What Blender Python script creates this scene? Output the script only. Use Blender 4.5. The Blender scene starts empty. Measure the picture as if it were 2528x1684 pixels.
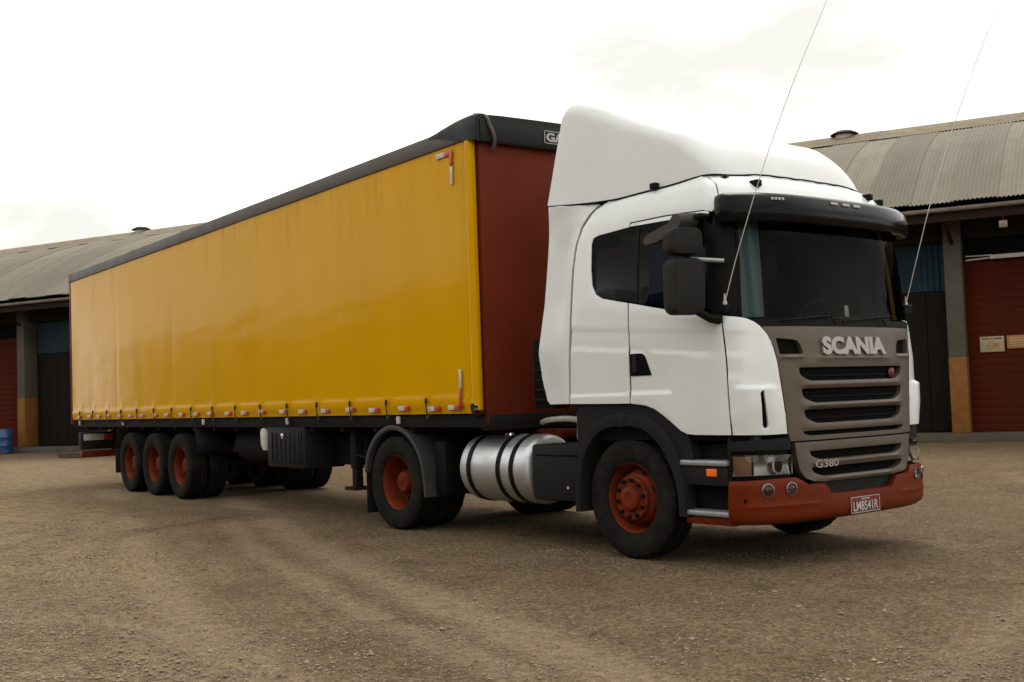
import bpy, bmesh, math, random, bisect
from mathutils import Vector, Matrix, noise
from mathutils.geometry import delaunay_2d_cdt

random.seed(7)
scene = bpy.context.scene
col = scene.collection
R = math.radians

# ------------------------------------------------------------------ camera
CAM_POS = Vector((7.242, -8.207, 1.424))
YAW, PITCH, ROLL, FPX = 2.4698, .04882, -.03477, 2840.2
def cam_axes():
    f = Vector((math.cos(YAW)*math.cos(PITCH), math.sin(YAW)*math.cos(PITCH), math.sin(PITCH)))
    r = Vector((math.sin(YAW), -math.cos(YAW), 0)); u = r.cross(f)
    r2 = r*math.cos(ROLL) + u*math.sin(ROLL); u2 = u*math.cos(ROLL) - r*math.sin(ROLL)
    return f, r2, u2
cf, cr, cu = cam_axes()
cam = bpy.data.cameras.new('camera'); camo = bpy.data.objects.new('camera', cam); col.objects.link(camo)
camo.matrix_world = Matrix(((cr.x, cu.x, -cf.x, CAM_POS.x), (cr.y, cu.y, -cf.y, CAM_POS.y), (cr.z, cu.z, -cf.z, CAM_POS.z), (0, 0, 0, 1)))
cam.sensor_width = 36; cam.lens = 36*FPX/2528; cam.clip_start = .1; cam.clip_end = 5000
scene.camera = camo

# ------------------------------------------------------------------ sky and light (bright overcast)
SUN_AZ, SUN_EL = R(125), R(58)           # direction towards the sun (azimuth from +x), behind the cloud
world = bpy.data.worlds.new('World'); scene.world = world; world.use_nodes = True
wn = world.node_tree.nodes; wl = world.node_tree.links; wn.clear()
out = wn.new('ShaderNodeOutputWorld'); bg = wn.new('ShaderNodeBackground')
sky = wn.new('ShaderNodeTexSky'); sky.sky_type = 'NISHITA'; sky.sun_disc = False
sky.sun_elevation = SUN_EL; sky.sun_rotation = math.pi/2 - SUN_AZ
tc = wn.new('ShaderNodeTexCoord'); mp = wn.new('ShaderNodeMapping'); mp.inputs['Scale'].default_value = (1, 1, 2.6); mp.inputs['Location'].default_value = (.3, 1.7, .4)
nz = wn.new('ShaderNodeTexNoise'); nz.inputs['Scale'].default_value = 1.7; nz.inputs['Detail'].default_value = 6; nz.inputs['Roughness'].default_value = .55
ramp = wn.new('ShaderNodeValToRGB')
ramp.color_ramp.elements[0].position = .40; ramp.color_ramp.elements[0].color = (9.6, 9.55, 8.9, 1)
ramp.color_ramp.elements[1].position = .62; ramp.color_ramp.elements[1].color = (20.5, 20.5, 19.9, 1)
cov = wn.new('ShaderNodeTexNoise'); cov.inputs['Scale'].default_value = 1.2; cov.inputs['Detail'].default_value = 4
covr = wn.new('ShaderNodeMapRange'); covr.inputs['From Min'].default_value = .36; covr.inputs['From Max'].default_value = .48
covr.inputs['To Min'].default_value = .86; covr.inputs['To Max'].default_value = .985
mix = wn.new('ShaderNodeMixRGB')
wl.new(tc.outputs['Generated'], mp.inputs['Vector']); wl.new(mp.outputs[0], nz.inputs['Vector']); wl.new(mp.outputs[0], cov.inputs['Vector'])
wl.new(nz.outputs['Fac'], ramp.inputs[0]); wl.new(cov.outputs['Fac'], covr.inputs['Value'])
wl.new(covr.outputs[0], mix.inputs[0]); wl.new(sky.outputs[0], mix.inputs[1]); wl.new(ramp.outputs[0], mix.inputs[2])
wl.new(mix.outputs[0], bg.inputs[0]); bg.inputs[1].default_value = .1
wl.new(bg.outputs[0], out.inputs[0])
sun = bpy.data.lights.new('sun', 'SUN'); sun.energy = 1.2; sun.angle = R(25); sun.color = (1, .96, .88)
suno = bpy.data.objects.new('sun', sun); col.objects.link(suno)
sd = Vector((math.cos(SUN_AZ)*math.cos(SUN_EL), math.sin(SUN_AZ)*math.cos(SUN_EL), math.sin(SUN_EL)))
suno.rotation_euler = sd.to_track_quat('Z', 'Y').to_euler(); suno.location = (0, 0, 30)
scene.view_settings.view_transform = 'Standard'; scene.view_settings.look = 'None'
scene.view_settings.exposure = 0.0; scene.view_settings.gamma = 1; scene.view_settings.use_curve_mapping = False
scene.cycles.max_bounces = 6

# ------------------------------------------------------------------ materials
MATS = {}
def mat(name, c, rough=.5, metal=0., vary=.0, vscale=3., dirt=0., dirtc=(.16, .115, .07), dscale=1.5, dlow=None, bump=0., bscale=60., coat=0., spec=.5, ior=1.5, c2=None, stretch=None, rand=0., rvar=0., emit=None):
    m = bpy.data.materials.new(name); m.use_nodes = True; MATS[name] = m
    nt = m.node_tree; N = nt.nodes; L = nt.links; b = N['Principled BSDF']
    b.inputs['Roughness'].default_value = rough; b.inputs['Metallic'].default_value = metal
    b.inputs['Specular IOR Level'].default_value = spec; b.inputs['IOR'].default_value = ior; b.inputs['Coat Weight'].default_value = coat; b.inputs['Coat Roughness'].default_value = .06
    t = N.new('ShaderNodeTexCoord'); vec = t.outputs['Object']
    if stretch:
        mpn = N.new('ShaderNodeMapping'); mpn.inputs['Scale'].default_value = stretch; L.new(vec, mpn.inputs[0]); svec = mpn.outputs[0]
    else: svec = vec
    rgb = N.new('ShaderNodeRGB'); rgb.outputs[0].default_value = (*c, 1); cur = rgb.outputs[0]
    if vary or c2:
        n = N.new('ShaderNodeTexNoise'); n.inputs['Scale'].default_value = vscale; n.inputs['Detail'].default_value = 5; L.new(svec, n.inputs[0])
        mr = N.new('ShaderNodeMapRange'); mr.inputs['From Min'].default_value = .3; mr.inputs['From Max'].default_value = .7; L.new(n.outputs[0], mr.inputs[0])
        mx = N.new('ShaderNodeMixRGB'); cc = c2 if c2 else tuple(x*(1-vary) for x in c); mx.inputs[2].default_value = (*cc, 1)
        L.new(mr.outputs[0], mx.inputs[0]); L.new(cur, mx.inputs[1]); cur = mx.outputs[0]
    if rand:
        oi = N.new('ShaderNodeObjectInfo'); hs = N.new('ShaderNodeHueSaturation'); mr = N.new('ShaderNodeMapRange')
        mr.inputs['To Min'].default_value = 1-rand; mr.inputs['To Max'].default_value = 1+rand
        L.new(oi.outputs['Random'], mr.inputs[0]); L.new(mr.outputs[0], hs.inputs['Value']); L.new(cur, hs.inputs['Color']); cur = hs.outputs[0]
    if dirt:
        n = N.new('ShaderNodeTexNoise'); n.inputs['Scale'].default_value = dscale; n.inputs['Detail'].default_value = 8; n.inputs['Roughness'].default_value = .65; L.new(vec, n.inputs[0])
        mr = N.new('ShaderNodeMapRange'); mr.inputs['From Min'].default_value = .42; mr.inputs['From Max'].default_value = .75; mr.inputs['To Max'].default_value = dirt; L.new(n.outputs[0], mr.inputs[0])
        fac = mr.outputs[0]
        if dlow:      # splashed dirt is thicker low down, (z_full, z_none) in metres
            sp = N.new('ShaderNodeSeparateXYZ'); L.new(vec, sp.inputs[0]); m2 = N.new('ShaderNodeMapRange')
            m2.inputs['From Min'].default_value = dlow[1]; m2.inputs['From Max'].default_value = dlow[0]; L.new(sp.outputs['Z'], m2.inputs[0])
            mu = N.new('ShaderNodeMath'); mu.operation = 'MULTIPLY'; L.new(fac, mu.inputs[0]); L.new(m2.outputs[0], mu.inputs[1]); fac = mu.outputs[0]
        mx = N.new('ShaderNodeMixRGB'); mx.inputs[2].default_value = (*dirtc, 1); L.new(fac, mx.inputs[0]); L.new(cur, mx.inputs[1]); cur = mx.outputs[0]
        ra = N.new('ShaderNodeMapRange'); ra.inputs['To Min'].default_value = rough; ra.inputs['To Max'].default_value = min(1, rough+.45); L.new(fac, ra.inputs[0]); L.new(ra.outputs[0], b.inputs['Roughness'])
    L.new(cur, b.inputs['Base Color'])
    if bump:
        n = N.new('ShaderNodeTexNoise'); n.inputs['Scale'].default_value = bscale; n.inputs['Detail'].default_value = 4; L.new(svec, n.inputs[0])
        bp = N.new('ShaderNodeBump'); bp.inputs['Strength'].default_value = 1; bp.inputs['Distance'].default_value = bump; L.new(n.outputs[0], bp.inputs['Height']); L.new(bp.outputs[0], b.inputs['Normal'])
    if emit:
        b.inputs['Emission Color'].default_value = (*emit[0], 1); b.inputs['Emission Strength'].default_value = emit[1]
    return m
def glass(name, tint, gloss=.05, rough=.02):
    m = bpy.data.materials.new(name); m.use_nodes = True; MATS[name] = m; nt = m.node_tree; N = nt.nodes; L = nt.links; N.clear()
    o = N.new('ShaderNodeOutputMaterial'); tr = N.new('ShaderNodeBsdfTransparent'); tr.inputs[0].default_value = (*tint, 1)
    gl = N.new('ShaderNodeBsdfGlossy'); gl.inputs['Roughness'].default_value = rough; fr = N.new('ShaderNodeFresnel'); fr.inputs['IOR'].default_value = 1.45
    sc = N.new('ShaderNodeMath'); sc.operation = 'MULTIPLY'; sc.inputs[1].default_value = gloss
    mx = N.new('ShaderNodeMixShader'); L.new(fr.outputs[0], sc.inputs[0]); L.new(sc.outputs[0], mx.inputs[0]); L.new(tr.outputs[0], mx.inputs[1]); L.new(gl.outputs[0], mx.inputs[2]); L.new(mx.outputs[0], o.inputs[0])
    return m

M_white = mat('white_paint', (.74, .755, .735), .22, coat=.35, vary=.03, vscale=1.2, dirt=.08, dscale=2.2, dlow=(.9, 2.2), bump=.0003, bscale=7)
M_defl = mat('white_fibreglass', (.73, .74, .725), .42, vary=.05, vscale=1.0, dirt=.07, dscale=1.3, bump=.0005, bscale=5)
M_grille = mat('bronze_grey_paint', (.105, .078, .057), .45, .25, vary=.12, dirt=.35, dscale=5, dirtc=(.09, .065, .042))
M_bump = mat('brick_red_paint', (.138, .0160, .0010), .42, vary=.2, vscale=2.5, dirt=.45, dscale=4.5, dlow=(.3, .8), spec=.3, ior=1.3, dirtc=(.075, .026, .012), bump=.0008, bscale=10)
M_rim = mat('red_rim_paint', (.18, .023, .004), .55, vary=.35, vscale=9, dirt=.6, dscale=9, dirtc=(.045, .017, .009), ior=1.3, spec=.3)
M_plast = mat('dark_grey_plastic', (.016, .016, .016), .55, vary=.2, dirt=.3, dscale=3, dirtc=(.042, .035, .027), bump=.0006, bscale=180, spec=.2, ior=1.3)
M_black = mat('black_plastic', (.007, .007, .007), .5, dirt=.2, dscale=4, dirtc=(.03, .024, .018), spec=.15, ior=1.3)
M_visor = mat('smoked_black_visor', (.0055, .0055, .006), .16, spec=.4, ior=1.22, dirt=.1, dscale=5, dirtc=(.03, .028, .024))
M_dark = mat('dark_recess', (.006, .006, .006), .9, spec=.05)
M_rubber = mat('dusty_rubber', (.0095, .009, .0085), .8, dirt=.5, dscale=6, dirtc=(.045, .035, .024), bump=.001, bscale=60, spec=.2, ior=1.3)
M_flap = mat('black_rubber_flap', (.011, .011, .011), .7, dirt=.4, dscale=4, dirtc=(.05, .038, .027), spec=.25, ior=1.3)
M_guard = mat('grey_mudguard_plastic', (.045, .047, .048), .42, vary=.3, dirt=.4, dscale=4, dirtc=(.05, .04, .03), spec=.4)
M_alu = mat('brushed_aluminium', (.66, .67, .68), .46, 1., vary=.15, vscale=5, stretch=(.2, 6, 6), dirt=.4, dscale=3, dirtc=(.2, .16, .11), bump=.0015, bscale=3)
M_step = mat('grey_step_metal', (.36, .37, .38), .45, .6, dirt=.4, dscale=12)
M_chrome = mat('reflector_chrome', (.85, .85, .85), .08, 1.)
M_steelw = mat('worn_letter_metal', (.33, .30, .275), .4, .5)
M_chassis = mat('chassis_red_oxide', (.050, .012, .008), .75, vary=.4, dirt=.45, dscale=3, dirtc=(.035, .026, .02), spec=.2, ior=1.3)
M_chas2 = mat('chassis_black_steel', (.012, .0115, .011), .75, dirt=.4, dscale=3, dirtc=(.035, .028, .02), spec=.2, ior=1.3)
M_yellow = mat('yellow_tarpaulin', (.64, .325, .0005), .15, vary=.08, vscale=1.5, stretch=(1, 1, .35), dirt=.07, dscale=1.8, dirtc=(.44, .22, .001), bump=.0008, bscale=4, ior=1.15)
M_red = mat('oxide_red_panel', (.155, .021, .0055), .55, vary=.2, vscale=1.5, dirt=.3, dscale=2, dirtc=(.09, .017, .006), bump=.001, bscale=8, spec=.25, ior=1.35)
M_rail = mat('grey_brown_rail', (.078, .066, .062), .55, vary=.2, dirt=.4, dscale=3)
M_cap = mat('black_roof_tarpaulin', (.011, .011, .011), .5, ior=1.3, dirt=.3, dscale=3, dirtc=(.032, .029, .025), bump=.002, bscale=14)
M_rooftarp = mat('pale_roof_tarpaulin', (.5, .46, .4), .6, vary=.2)
M_strap = mat('black_webbing', (.012, .011, .010), .6)
M_refw = mat('white_reflector', (.55, .50, .45), .4, dirt=.5, dscale=20)
M_refr = mat('red_reflector', (.45, .02, .015), .25, dirt=.3, dscale=20)
M_orange = mat('orange_lens', (.75, .13, .01), .2, emit=((1, .16, .01), .12))
M_amber = mat('amber_lens', (.26, .06, .02), .25, c2=(.36, .22, .14), vscale=9)
M_lens = glass('clear_lens', (.86, .87, .86), 1.0, .03)
M_mirror = mat('mirror_shell_plastic', (.021, .020, .019), .6, vary=.15, dirt=.3, dscale=6, dirtc=(.045, .038, .03), spec=.2, ior=1.3)
M_kerb = mat('faded_mirror_plastic', (.06, .056, .05), .6, vary=.2, spec=.2)
M_ws = glass('windscreen_glass', (.58, .60, .55), .16)
M_sg = glass('tinted_side_glass', (.30, .31, .34), .25)
M_cblue = mat('blue_striped_curtain', (.07, .19, .32), .8, c2=(.22, .25, .26), vscale=7, stretch=(.1, 3, .05))
M_cochre = mat('ochre_curtain', (.30, .18, .03), .8)
M_cnavy = mat('navy_curtain', (.03, .05, .11), .8)
M_lampbody = mat('satin_reflector', (.27, .265, .25), .30, .9, vary=.3, vscale=12)
M_in = mat('cab_interior_grey', (.022, .024, .021), .8, vary=.2)
M_dash = mat('dash_grey_green', (.10, .105, .085), .6, vary=.3, vscale=4)
M_seat = mat('seat_cloth', (.03, .03, .035), .9)
M_plate = mat('red_number_plate', (.14, .007, .008), .35)
M_ptxt = mat('plate_silver', (.42, .39, .37), .4)
M_wire = mat('antenna_steel', (.62, .62, .60), .4, .3)
M_badge = mat('badge_enamel', (.10, .012, .016), .4)
M_led = mat('white_led', (.45, .44, .42), .3)
M_bottle = mat('white_water_jug', (.62, .6, .55), .5, dirt=.3, dscale=8)

# building
M_roof = mat('weathered_fibre_cement', (.250, .220, .170), .88, vary=.28, vscale=1.3, stretch=(1.2, .25, .25), dirt=.55, dscale=.9, dirtc=(.16, .132, .092), rand=.17, bump=.002, bscale=30)
M_ridge = mat('mossy_ridge_cement', (.25, .20, .135), .9, vary=.3, dirt=.7, dscale=2.0, dirtc=(.17, .10, .04), rand=.12)
M_beam = mat('brown_eave_timber', (.026, .013, .009), .8, vary=.3, spec=.2)
M_gut = mat('galvanised_gutter', (.30, .25, .21), .6, .2, vary=.3, dirt=.4, dirtc=(.12, .07, .05))
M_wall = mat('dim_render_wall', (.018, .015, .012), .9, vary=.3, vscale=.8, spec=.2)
M_col = mat('grey_concrete_column', (.095, .080, .058), .9, vary=.3, vscale=2, bump=.002, bscale=40)
M_ochre = mat('ochre_painted_band', (.22, .082, .004), .7, vary=.25, vscale=3, dirt=.4, dscale=4, dirtc=(.08, .035, .006))
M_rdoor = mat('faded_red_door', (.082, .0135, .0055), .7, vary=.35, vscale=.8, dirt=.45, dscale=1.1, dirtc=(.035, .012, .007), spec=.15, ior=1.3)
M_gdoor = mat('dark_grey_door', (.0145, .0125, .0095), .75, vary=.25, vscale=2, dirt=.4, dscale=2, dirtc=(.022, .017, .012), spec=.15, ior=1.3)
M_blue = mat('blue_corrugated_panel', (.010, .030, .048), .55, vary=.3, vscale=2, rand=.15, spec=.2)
M_plinth = mat('concrete_plinth', (.085, .068, .048), .9, vary=.3, vscale=3, bump=.004, bscale=30)
M_sign = mat('cream_sign', (.36, .29, .17), .6, dirt=.4, dscale=6)
M_osign = mat('orange_sign', (.36, .14, .035), .6, dirt=.3, dscale=6)
M_sink = mat('sign_ink', (.10, .06, .04), .6)
M_tube = mat('pale_lamp_housing', (.48, .46, .42), .5, dirt=.4, dscale=8)
M_drum = mat('blue_drum_plastic', (.012, .06, .17), .4, dirt=.3, dscale=4)
M_wood = mat('old_wood', (.09, .065, .045), .85, vary=.4, vscale=6)

# ------------------------------------------------------------------ mesh helpers
class MB:
    def __init__(s): s.v = []; s.f = []
    def add(s, v, f):
        o = len(s.v); s.v += [tuple(p) for p in v]; s.f += [tuple(i+o for i in q) for q in f]; return s
    def box(s, x0, x1, y0, y1, z0, z1, b=.0, mtx=None):
        if b <= 0:
            v = [(x, y, z) for x in (x0, x1) for y in (y0, y1) for z in (z0, z1)]
            f = [(0, 1, 3, 2), (4, 6, 7, 5), (0, 4, 5, 1), (2, 3, 7, 6), (0, 2, 6, 4), (1, 5, 7, 3)]
        else:
            bm = bmesh.new(); bmesh.ops.create_cube(bm, size=1)
            for q in bm.verts: q.co = Vector(((x0+x1)/2+q.co.x*(x1-x0), (y0+y1)/2+q.co.y*(y1-y0), (z0+z1)/2+q.co.z*(z1-z0)))
            bmesh.ops.bevel(bm, geom=bm.edges[:], offset=min(b, .49*min(abs(x1-x0), abs(y1-y0), abs(z1-z0))), segments=2, affect='EDGES', profile=.5)
            bm.verts.ensure_lookup_table(); v = [q.co[:] for q in bm.verts]; f = [[q.index for q in p.verts] for p in bm.faces]; bm.free()
        if mtx: v = [(mtx @ Vector(p))[:] for p in v]
        return s.add(v, f)
    def tube(s, pts, r, seg=8, cap=True):
        pts = [Vector(p) for p in pts]; n = len(pts); rr = r if hasattr(r, '__len__') else [r]*n
        V = []; F = []; up = Vector((0, 0, 1))
        for i, p in enumerate(pts):
            d = (pts[min(i+1, n-1)]-pts[max(i-1, 0)]).normalized(); a = d.cross(up)
            if a.length < .1: a = d.cross(Vector((1, 0, 0)))
            a.normalize(); b = d.cross(a)
            for k in range(seg):
                q = 2*math.pi*k/seg; V.append((p+(a*math.cos(q)+b*math.sin(q))*rr[i])[:])
        for i in range(n-1):
            for k in range(seg): F.append((i*seg+k, i*seg+(k+1) % seg, (i+1)*seg+(k+1) % seg, (i+1)*seg+k))
        if cap: F.append(tuple(range(seg))); F.append(tuple(range((n-1)*seg, n*seg))[::-1])
        return s.add(V, F)
    def lathe(s, prof, axis='y', c=(0, 0, 0), seg=48, closed=False, cap=True):
        V = []; F = []; n = len(prof)
        for r, a in prof:
            for k in range(seg):
                q = 2*math.pi*k/seg; p = (r*math.cos(q), r*math.sin(q))
                V.append({'y': (c[0]+p[0], c[1]+a, c[2]+p[1]), 'x': (c[0]+a, c[1]+p[0], c[2]+p[1]), 'z': (c[0]+p[0], c[1]+p[1], c[2]+a)}[axis])
        for i in range(n-1 + (1 if closed else 0)):
            j = (i+1) % n
            for k in range(seg): F.append((i*seg+k, i*seg+(k+1) % seg, j*seg+(k+1) % seg, j*seg+k))
        if not closed and cap:
            if prof[0][0] > 1e-4: F.append(tuple(range(seg)))
            if prof[-1][0] > 1e-4: F.append(tuple(range((n-1)*seg, n*seg)))
        return s.add(V, F)
    def grid(s, rows, closeu=False):
        n = len(rows); m = len(rows[0]); V = [p for r in rows for p in r]; F = []
        for i in range(n-1):
            for k in range(m-1 + (1 if closeu else 0)):
                F.append((i*m+k, i*m+(k+1) % m, (i+1)*m+(k+1) % m, (i+1)*m+k))
        return s.add(V, F)
    def prism(s, poly, f0, f1):     # 2-D outline, two maps to 3-D
        n = len(poly); V = [f0(*p) for p in poly]+[f1(*p) for p in poly]
        F = [tuple(range(n)), tuple(range(2*n-1, n-1, -1))]+[(i, i+n, (i+1) % n+n, (i+1) % n) for i in range(n)]
        return s.add(V, F)
    def build(s, name, m, parent=None, smooth=40, recalc=True, weld=False):
        me = bpy.data.meshes.new(name); me.from_pydata(s.v, [], s.f); me.validate()
        if recalc:
            bm = bmesh.new(); bm.from_mesh(me)
            if weld: bmesh.ops.remove_doubles(bm, verts=bm.verts[:], dist=1e-5)
            bmesh.ops.recalc_face_normals(bm, faces=bm.faces[:]); bm.to_mesh(me); bm.free()
        me.materials.append(m)
        if smooth:
            me.polygons.foreach_set('use_smooth', [True]*len(me.polygons)); me.set_sharp_from_angle(angle=R(smooth))
        o = bpy.data.objects.new(name, me); col.objects.link(o)
        if parent: o.parent = parent
        return o
def inst(o, parent=None, loc=None, rz=None):
    c = o.copy(); col.objects.link(c)
    c.parent = parent if parent else o.parent
    if loc is not None: c.location = loc
    if rz is not None: c.rotation_euler = (0, 0, rz)
    return c
def empty(name, loc=(0, 0, 0), rz=0, parent=None):
    e = bpy.data.objects.new(name, None); col.objects.link(e); e.location = loc; e.rotation_euler = (0, 0, rz); e.empty_display_size = .2
    if parent: e.parent = parent
    return e
def tag(o, label, cat=None, group=None):
    o['label'] = label
    if cat: o['category'] = cat
    if group: o['group'] = group
    return o
def copy_tree(o, parent=None, loc=None, rz=None):
    c = o.copy(); col.objects.link(c); c.parent = parent
    if loc is not None: c.location = loc
    if rz is not None: c.rotation_euler = (0, 0, rz)
    for ch in list(o.children): copy_tree(ch, c)
    return c
def fillet(pts, r, n=4):
    out = []; N_ = len(pts)
    for i, p in enumerate(pts):
        rr = r[i] if hasattr(r, '__len__') else r
        p = Vector(p); a = Vector(pts[i-1]); b = Vector(pts[(i+1) % N_])
        if rr <= 0: out.append(p[:]); continue
        da, db = a-p, b-p; la, lb = min(rr, da.length*.48), min(rr, db.length*.48)
        A = p+da.normalized()*la; B = p+db.normalized()*lb
        for k in range(n+1):
            u = k/n; out.append(((A*(1-u)**2+p*2*u*(1-u)+B*u*u))[:])
    return out
def inside(p, poly):
    x, y = p; c = False; j = len(poly)-1
    for i in range(len(poly)):
        xi, yi = poly[i]; xj, yj = poly[j]
        if (yi > y) != (yj > y) and x < (xj-xi)*(y-yi)/(yj-yi)+xi: c = not c
        j = i
    return c
def pdist(p, poly):
    d = 1e9; x, y = p
    for i in range(len(poly)):
        ax, ay = poly[i-1]; bx, by = poly[i]; dx, dy = bx-ax, by-ay; L2 = dx*dx+dy*dy
        u = 0 if L2 == 0 else min(max(((x-ax)*dx+(y-ay)*dy)/L2, 0), 1)
        d = min(d, math.hypot(x-ax-u*dx, y-ay-u*dy))
    return d
def resample(poly, step):
    o = []
    for i in range(len(poly)):
        a = poly[i]; b = poly[(i+1) % len(poly)]; n = max(1, math.ceil(math.hypot(b[0]-a[0], b[1]-a[1])/step))
        for k in range(n): u = k/n; o.append((a[0]+(b[0]-a[0])*u, a[1]+(b[1]-a[1])*u))
    return o
def panel(name, outer, f, m, parent, off=0., thick=.013, holes=(), step=.06, vlines=(), relief=None, edge=.004, sharp=50):
    """a sheet cut to an outline in the (a, b) parameters of surface f, with thickness and rounded edge"""
    loops = [resample(list(outer), step)]+[resample(list(h), step) for h in holes]
    pts = []; edges = []
    for lp in loops:
        o = len(pts); pts += lp; edges += [(o+i, o+(i+1) % len(lp)) for i in range(len(lp))]
    a0 = min(p[0] for p in loops[0]); a1 = max(p[0] for p in loops[0]); b0 = min(p[1] for p in loops[0]); b1 = max(p[1] for p in loops[0])
    vs = [b0+(b1-b0)*i/max(1, round((b1-b0)/step)) for i in range(1, max(1, round((b1-b0)/step)))]
    vs = sorted([v for v in vs if all(abs(v-w) > step*.4 for w in vlines)]+[w for w in vlines if b0 < w < b1])
    na = max(1, round((a1-a0)/step))
    for v in vs:
        for i in range(1, na):
            p = (a0+(a1-a0)*i/na, v)
            if inside(p, loops[0]) and not any(inside(p, h) for h in loops[1:]) and all(pdist(p, lp) > min(.014, step*.3) for lp in loops): pts.append(p)
    vo, _, fo, _, _, _ = delaunay_2d_cdt([Vector(p) for p in pts], edges, [], 0, 1e-6)
    faces = []
    for t in fo:
        c = ((vo[t[0]].x+vo[t[1]].x+vo[t[2]].x)/3, (vo[t[0]].y+vo[t[1]].y+vo[t[2]].y)/3)
        if inside(c, loops[0]) and not any(inside(c, h) for h in loops[1:]):
            ar = (vo[t[1]]-vo[t[0]]).cross(vo[t[2]]-vo[t[0]])
            if abs(ar) > 1e-12: faces.append(tuple(t) if ar > 0 else tuple(t[::-1]))
    cnt = {}
    for t in faces:
        for i in range(3): cnt[(t[i], t[(i+1) % 3])] = 1
    bd = [e for e in cnt if (e[1], e[0]) not in cnt]; bset = {i for e in bd for i in e}
    h = 1e-3; P0 = []; NN = []
    for q in vo:
        p = Vector(f(q.x, q.y)); n = (Vector(f(q.x+h, q.y))-Vector(f(q.x-h, q.y))).cross(Vector(f(q.x, q.y+h))-Vector(f(q.x, q.y-h))); n.normalize(); P0.append(p); NN.append(n)
    V = []
    for i, q in enumerate(vo):
        d = off+(relief(q.x, q.y) if relief else 0.)
        V.append((P0[i]+NN[i]*(d-(edge if i in bset else 0)))[:])
    F = list(faces)
    if thick:
        mid = {}; inn = {}
        for i in bset:
            d = off+(relief(vo[i].x, vo[i].y) if relief else 0.)
            inn[i] = len(V); V.append((P0[i]+NN[i]*(d-thick))[:])
        for a, b in bd: F.append((a, inn[a], inn[b], b))
    mb = MB(); mb.add(V, F)
    return mb.build(name, m, parent, smooth=sharp, recalc=False)
def text(name, s, w, h, place, m, parent, depth=.01, bold=.0, squash=None):
    """lettering as geometry: place(x, y) -> point and normal; x in 0..w, y in 0..h"""
    c = bpy.data.curves.new('t', 'FONT'); c.body = s; c.size = 1; c.offset = bold; c.resolution_u = 3
    o = bpy.data.objects.new('t', c); col.objects.link(o); dg = bpy.context.evaluated_depsgraph_get()
    me = bpy.data.meshes.new_from_object(o.evaluated_get(dg)); bpy.data.objects.remove(o)
    bm = bmesh.new(); bm.from_mesh(me); bmesh.ops.triangulate(bm, faces=bm.faces[:]); bm.verts.ensure_lookup_table()
    xs = [v.co.x for v in bm.verts]; ys = [v.co.y for v in bm.verts]; x0, x1, y0, y1 = min(xs), max(xs), min(ys), max(ys)
    uv = [((v.co.x-x0)/(x1-x0)*w, (v.co.y-y0)/(y1-y0)*h) for v in bm.verts]
    tri = [[v.index for v in p.verts] for p in bm.faces]; be = [(e.verts[0].index, e.verts[1].index) for e in bm.edges if len(e.link_faces) == 1]; bm.free()
    V = []; n = len(uv)
    for k in (0, 1):
        for u in uv:
            p, nn = place(*u); V.append((Vector(p)+Vector(nn)*(depth if k == 0 else -.002))[:])
    F = [tuple(t) for t in tri]+[(a, b, b+n, a+n) for a, b in be]
    return MB().add(V, F).build(name, m, parent, smooth=0)

# ------------------------------------------------------------------ ground
KX, TH = -3.145, -.0402            # kingpin and trailer angle
def ss(a, b, x):
    u = min(max((x-a)/(b-a), 0), 1); return u*u*(3-2*u)
def seg_d(p, a, b):
    ax, ay = a; dx, dy = b[0]-ax, b[1]-ay; u = min(max(((p[0]-ax)*dx+(p[1]-ay)*dy)/(dx*dx+dy*dy), 0), 1); return math.hypot(p[0]-ax-u*dx, p[1]-ay-u*dy)
TRACKS = []
def track(pts, w, s):
    for k in range(len(pts)-1): TRACKS.append((pts[k], pts[k+1], w, s))
track([(-14, 1.0), (-8.4, -.85), (-4.2, -2.25), (-.53, -3.32), (1.54, -3.74), (4.5, -4.5)], .34, 1.0)
track([(-10, -.3), (-6.4, -2.0), (-3.0, -3.2), (.2, -4.05), (3.0, -4.6)], .2, .75)
track([(-14, -.9), (-7.5, -2.9), (-3.2, -4.3), (-.2, -5.1), (3.2, -5.8)], .4, 1.0)
track([(-2.4, -7.4), (-1.3, -5.7), (-.2, -5.3), (1.0, -5.3), (1.9, -5.4), (3.6, -5.6)], .3, 1.0)
track([(-12, -4.4), (-8, -3.2), (-6, -3.6), (-4.4, -4.9), (-3.6, -6.4)], .24, .95); track([(-11, -6.2), (-7.6, -5.0), (-6.1, -5.6), (-5.2, -7)], .24, .9)
track([(-7.1, -1.45), (-6.0, -4.0), (-5.5, -7)], .22, -.8)
track([(-9.5, -2.6), (-3.8, -4.73), (-1.3, -5.3), (1.9, -5.9)], .3, .6)
track([(-2, 9), (1.0, 5), (3, 1), (4, -3)], .35, .6); track([(-.2, 9.4), (2.8, 5.2), (4.8, 1.2), (5.6, -3)], .35, .5)
track([(-30, -2), (-12, -2.4), (-7, -1.7)], .4, -.5)
def axis_vals(lo, hi, d, far):
    v = []; x = lo
    while x <= hi+1e-6: v.append(x); x += d
    s = d; a = []; x = lo
    while x > -far: s *= 1.22; x -= s; a.append(x)
    b = []; x = v[-1]; s = d
    while x < far: s *= 1.22; x += s; b.append(x)
    return a[::-1]+v+b
gx = axis_vals(-12.5, 6.5, .065, 900); gy = axis_vals(-8.0, 5.5, .065, 900)
gv = []; gtr = []; ggr = []
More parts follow.
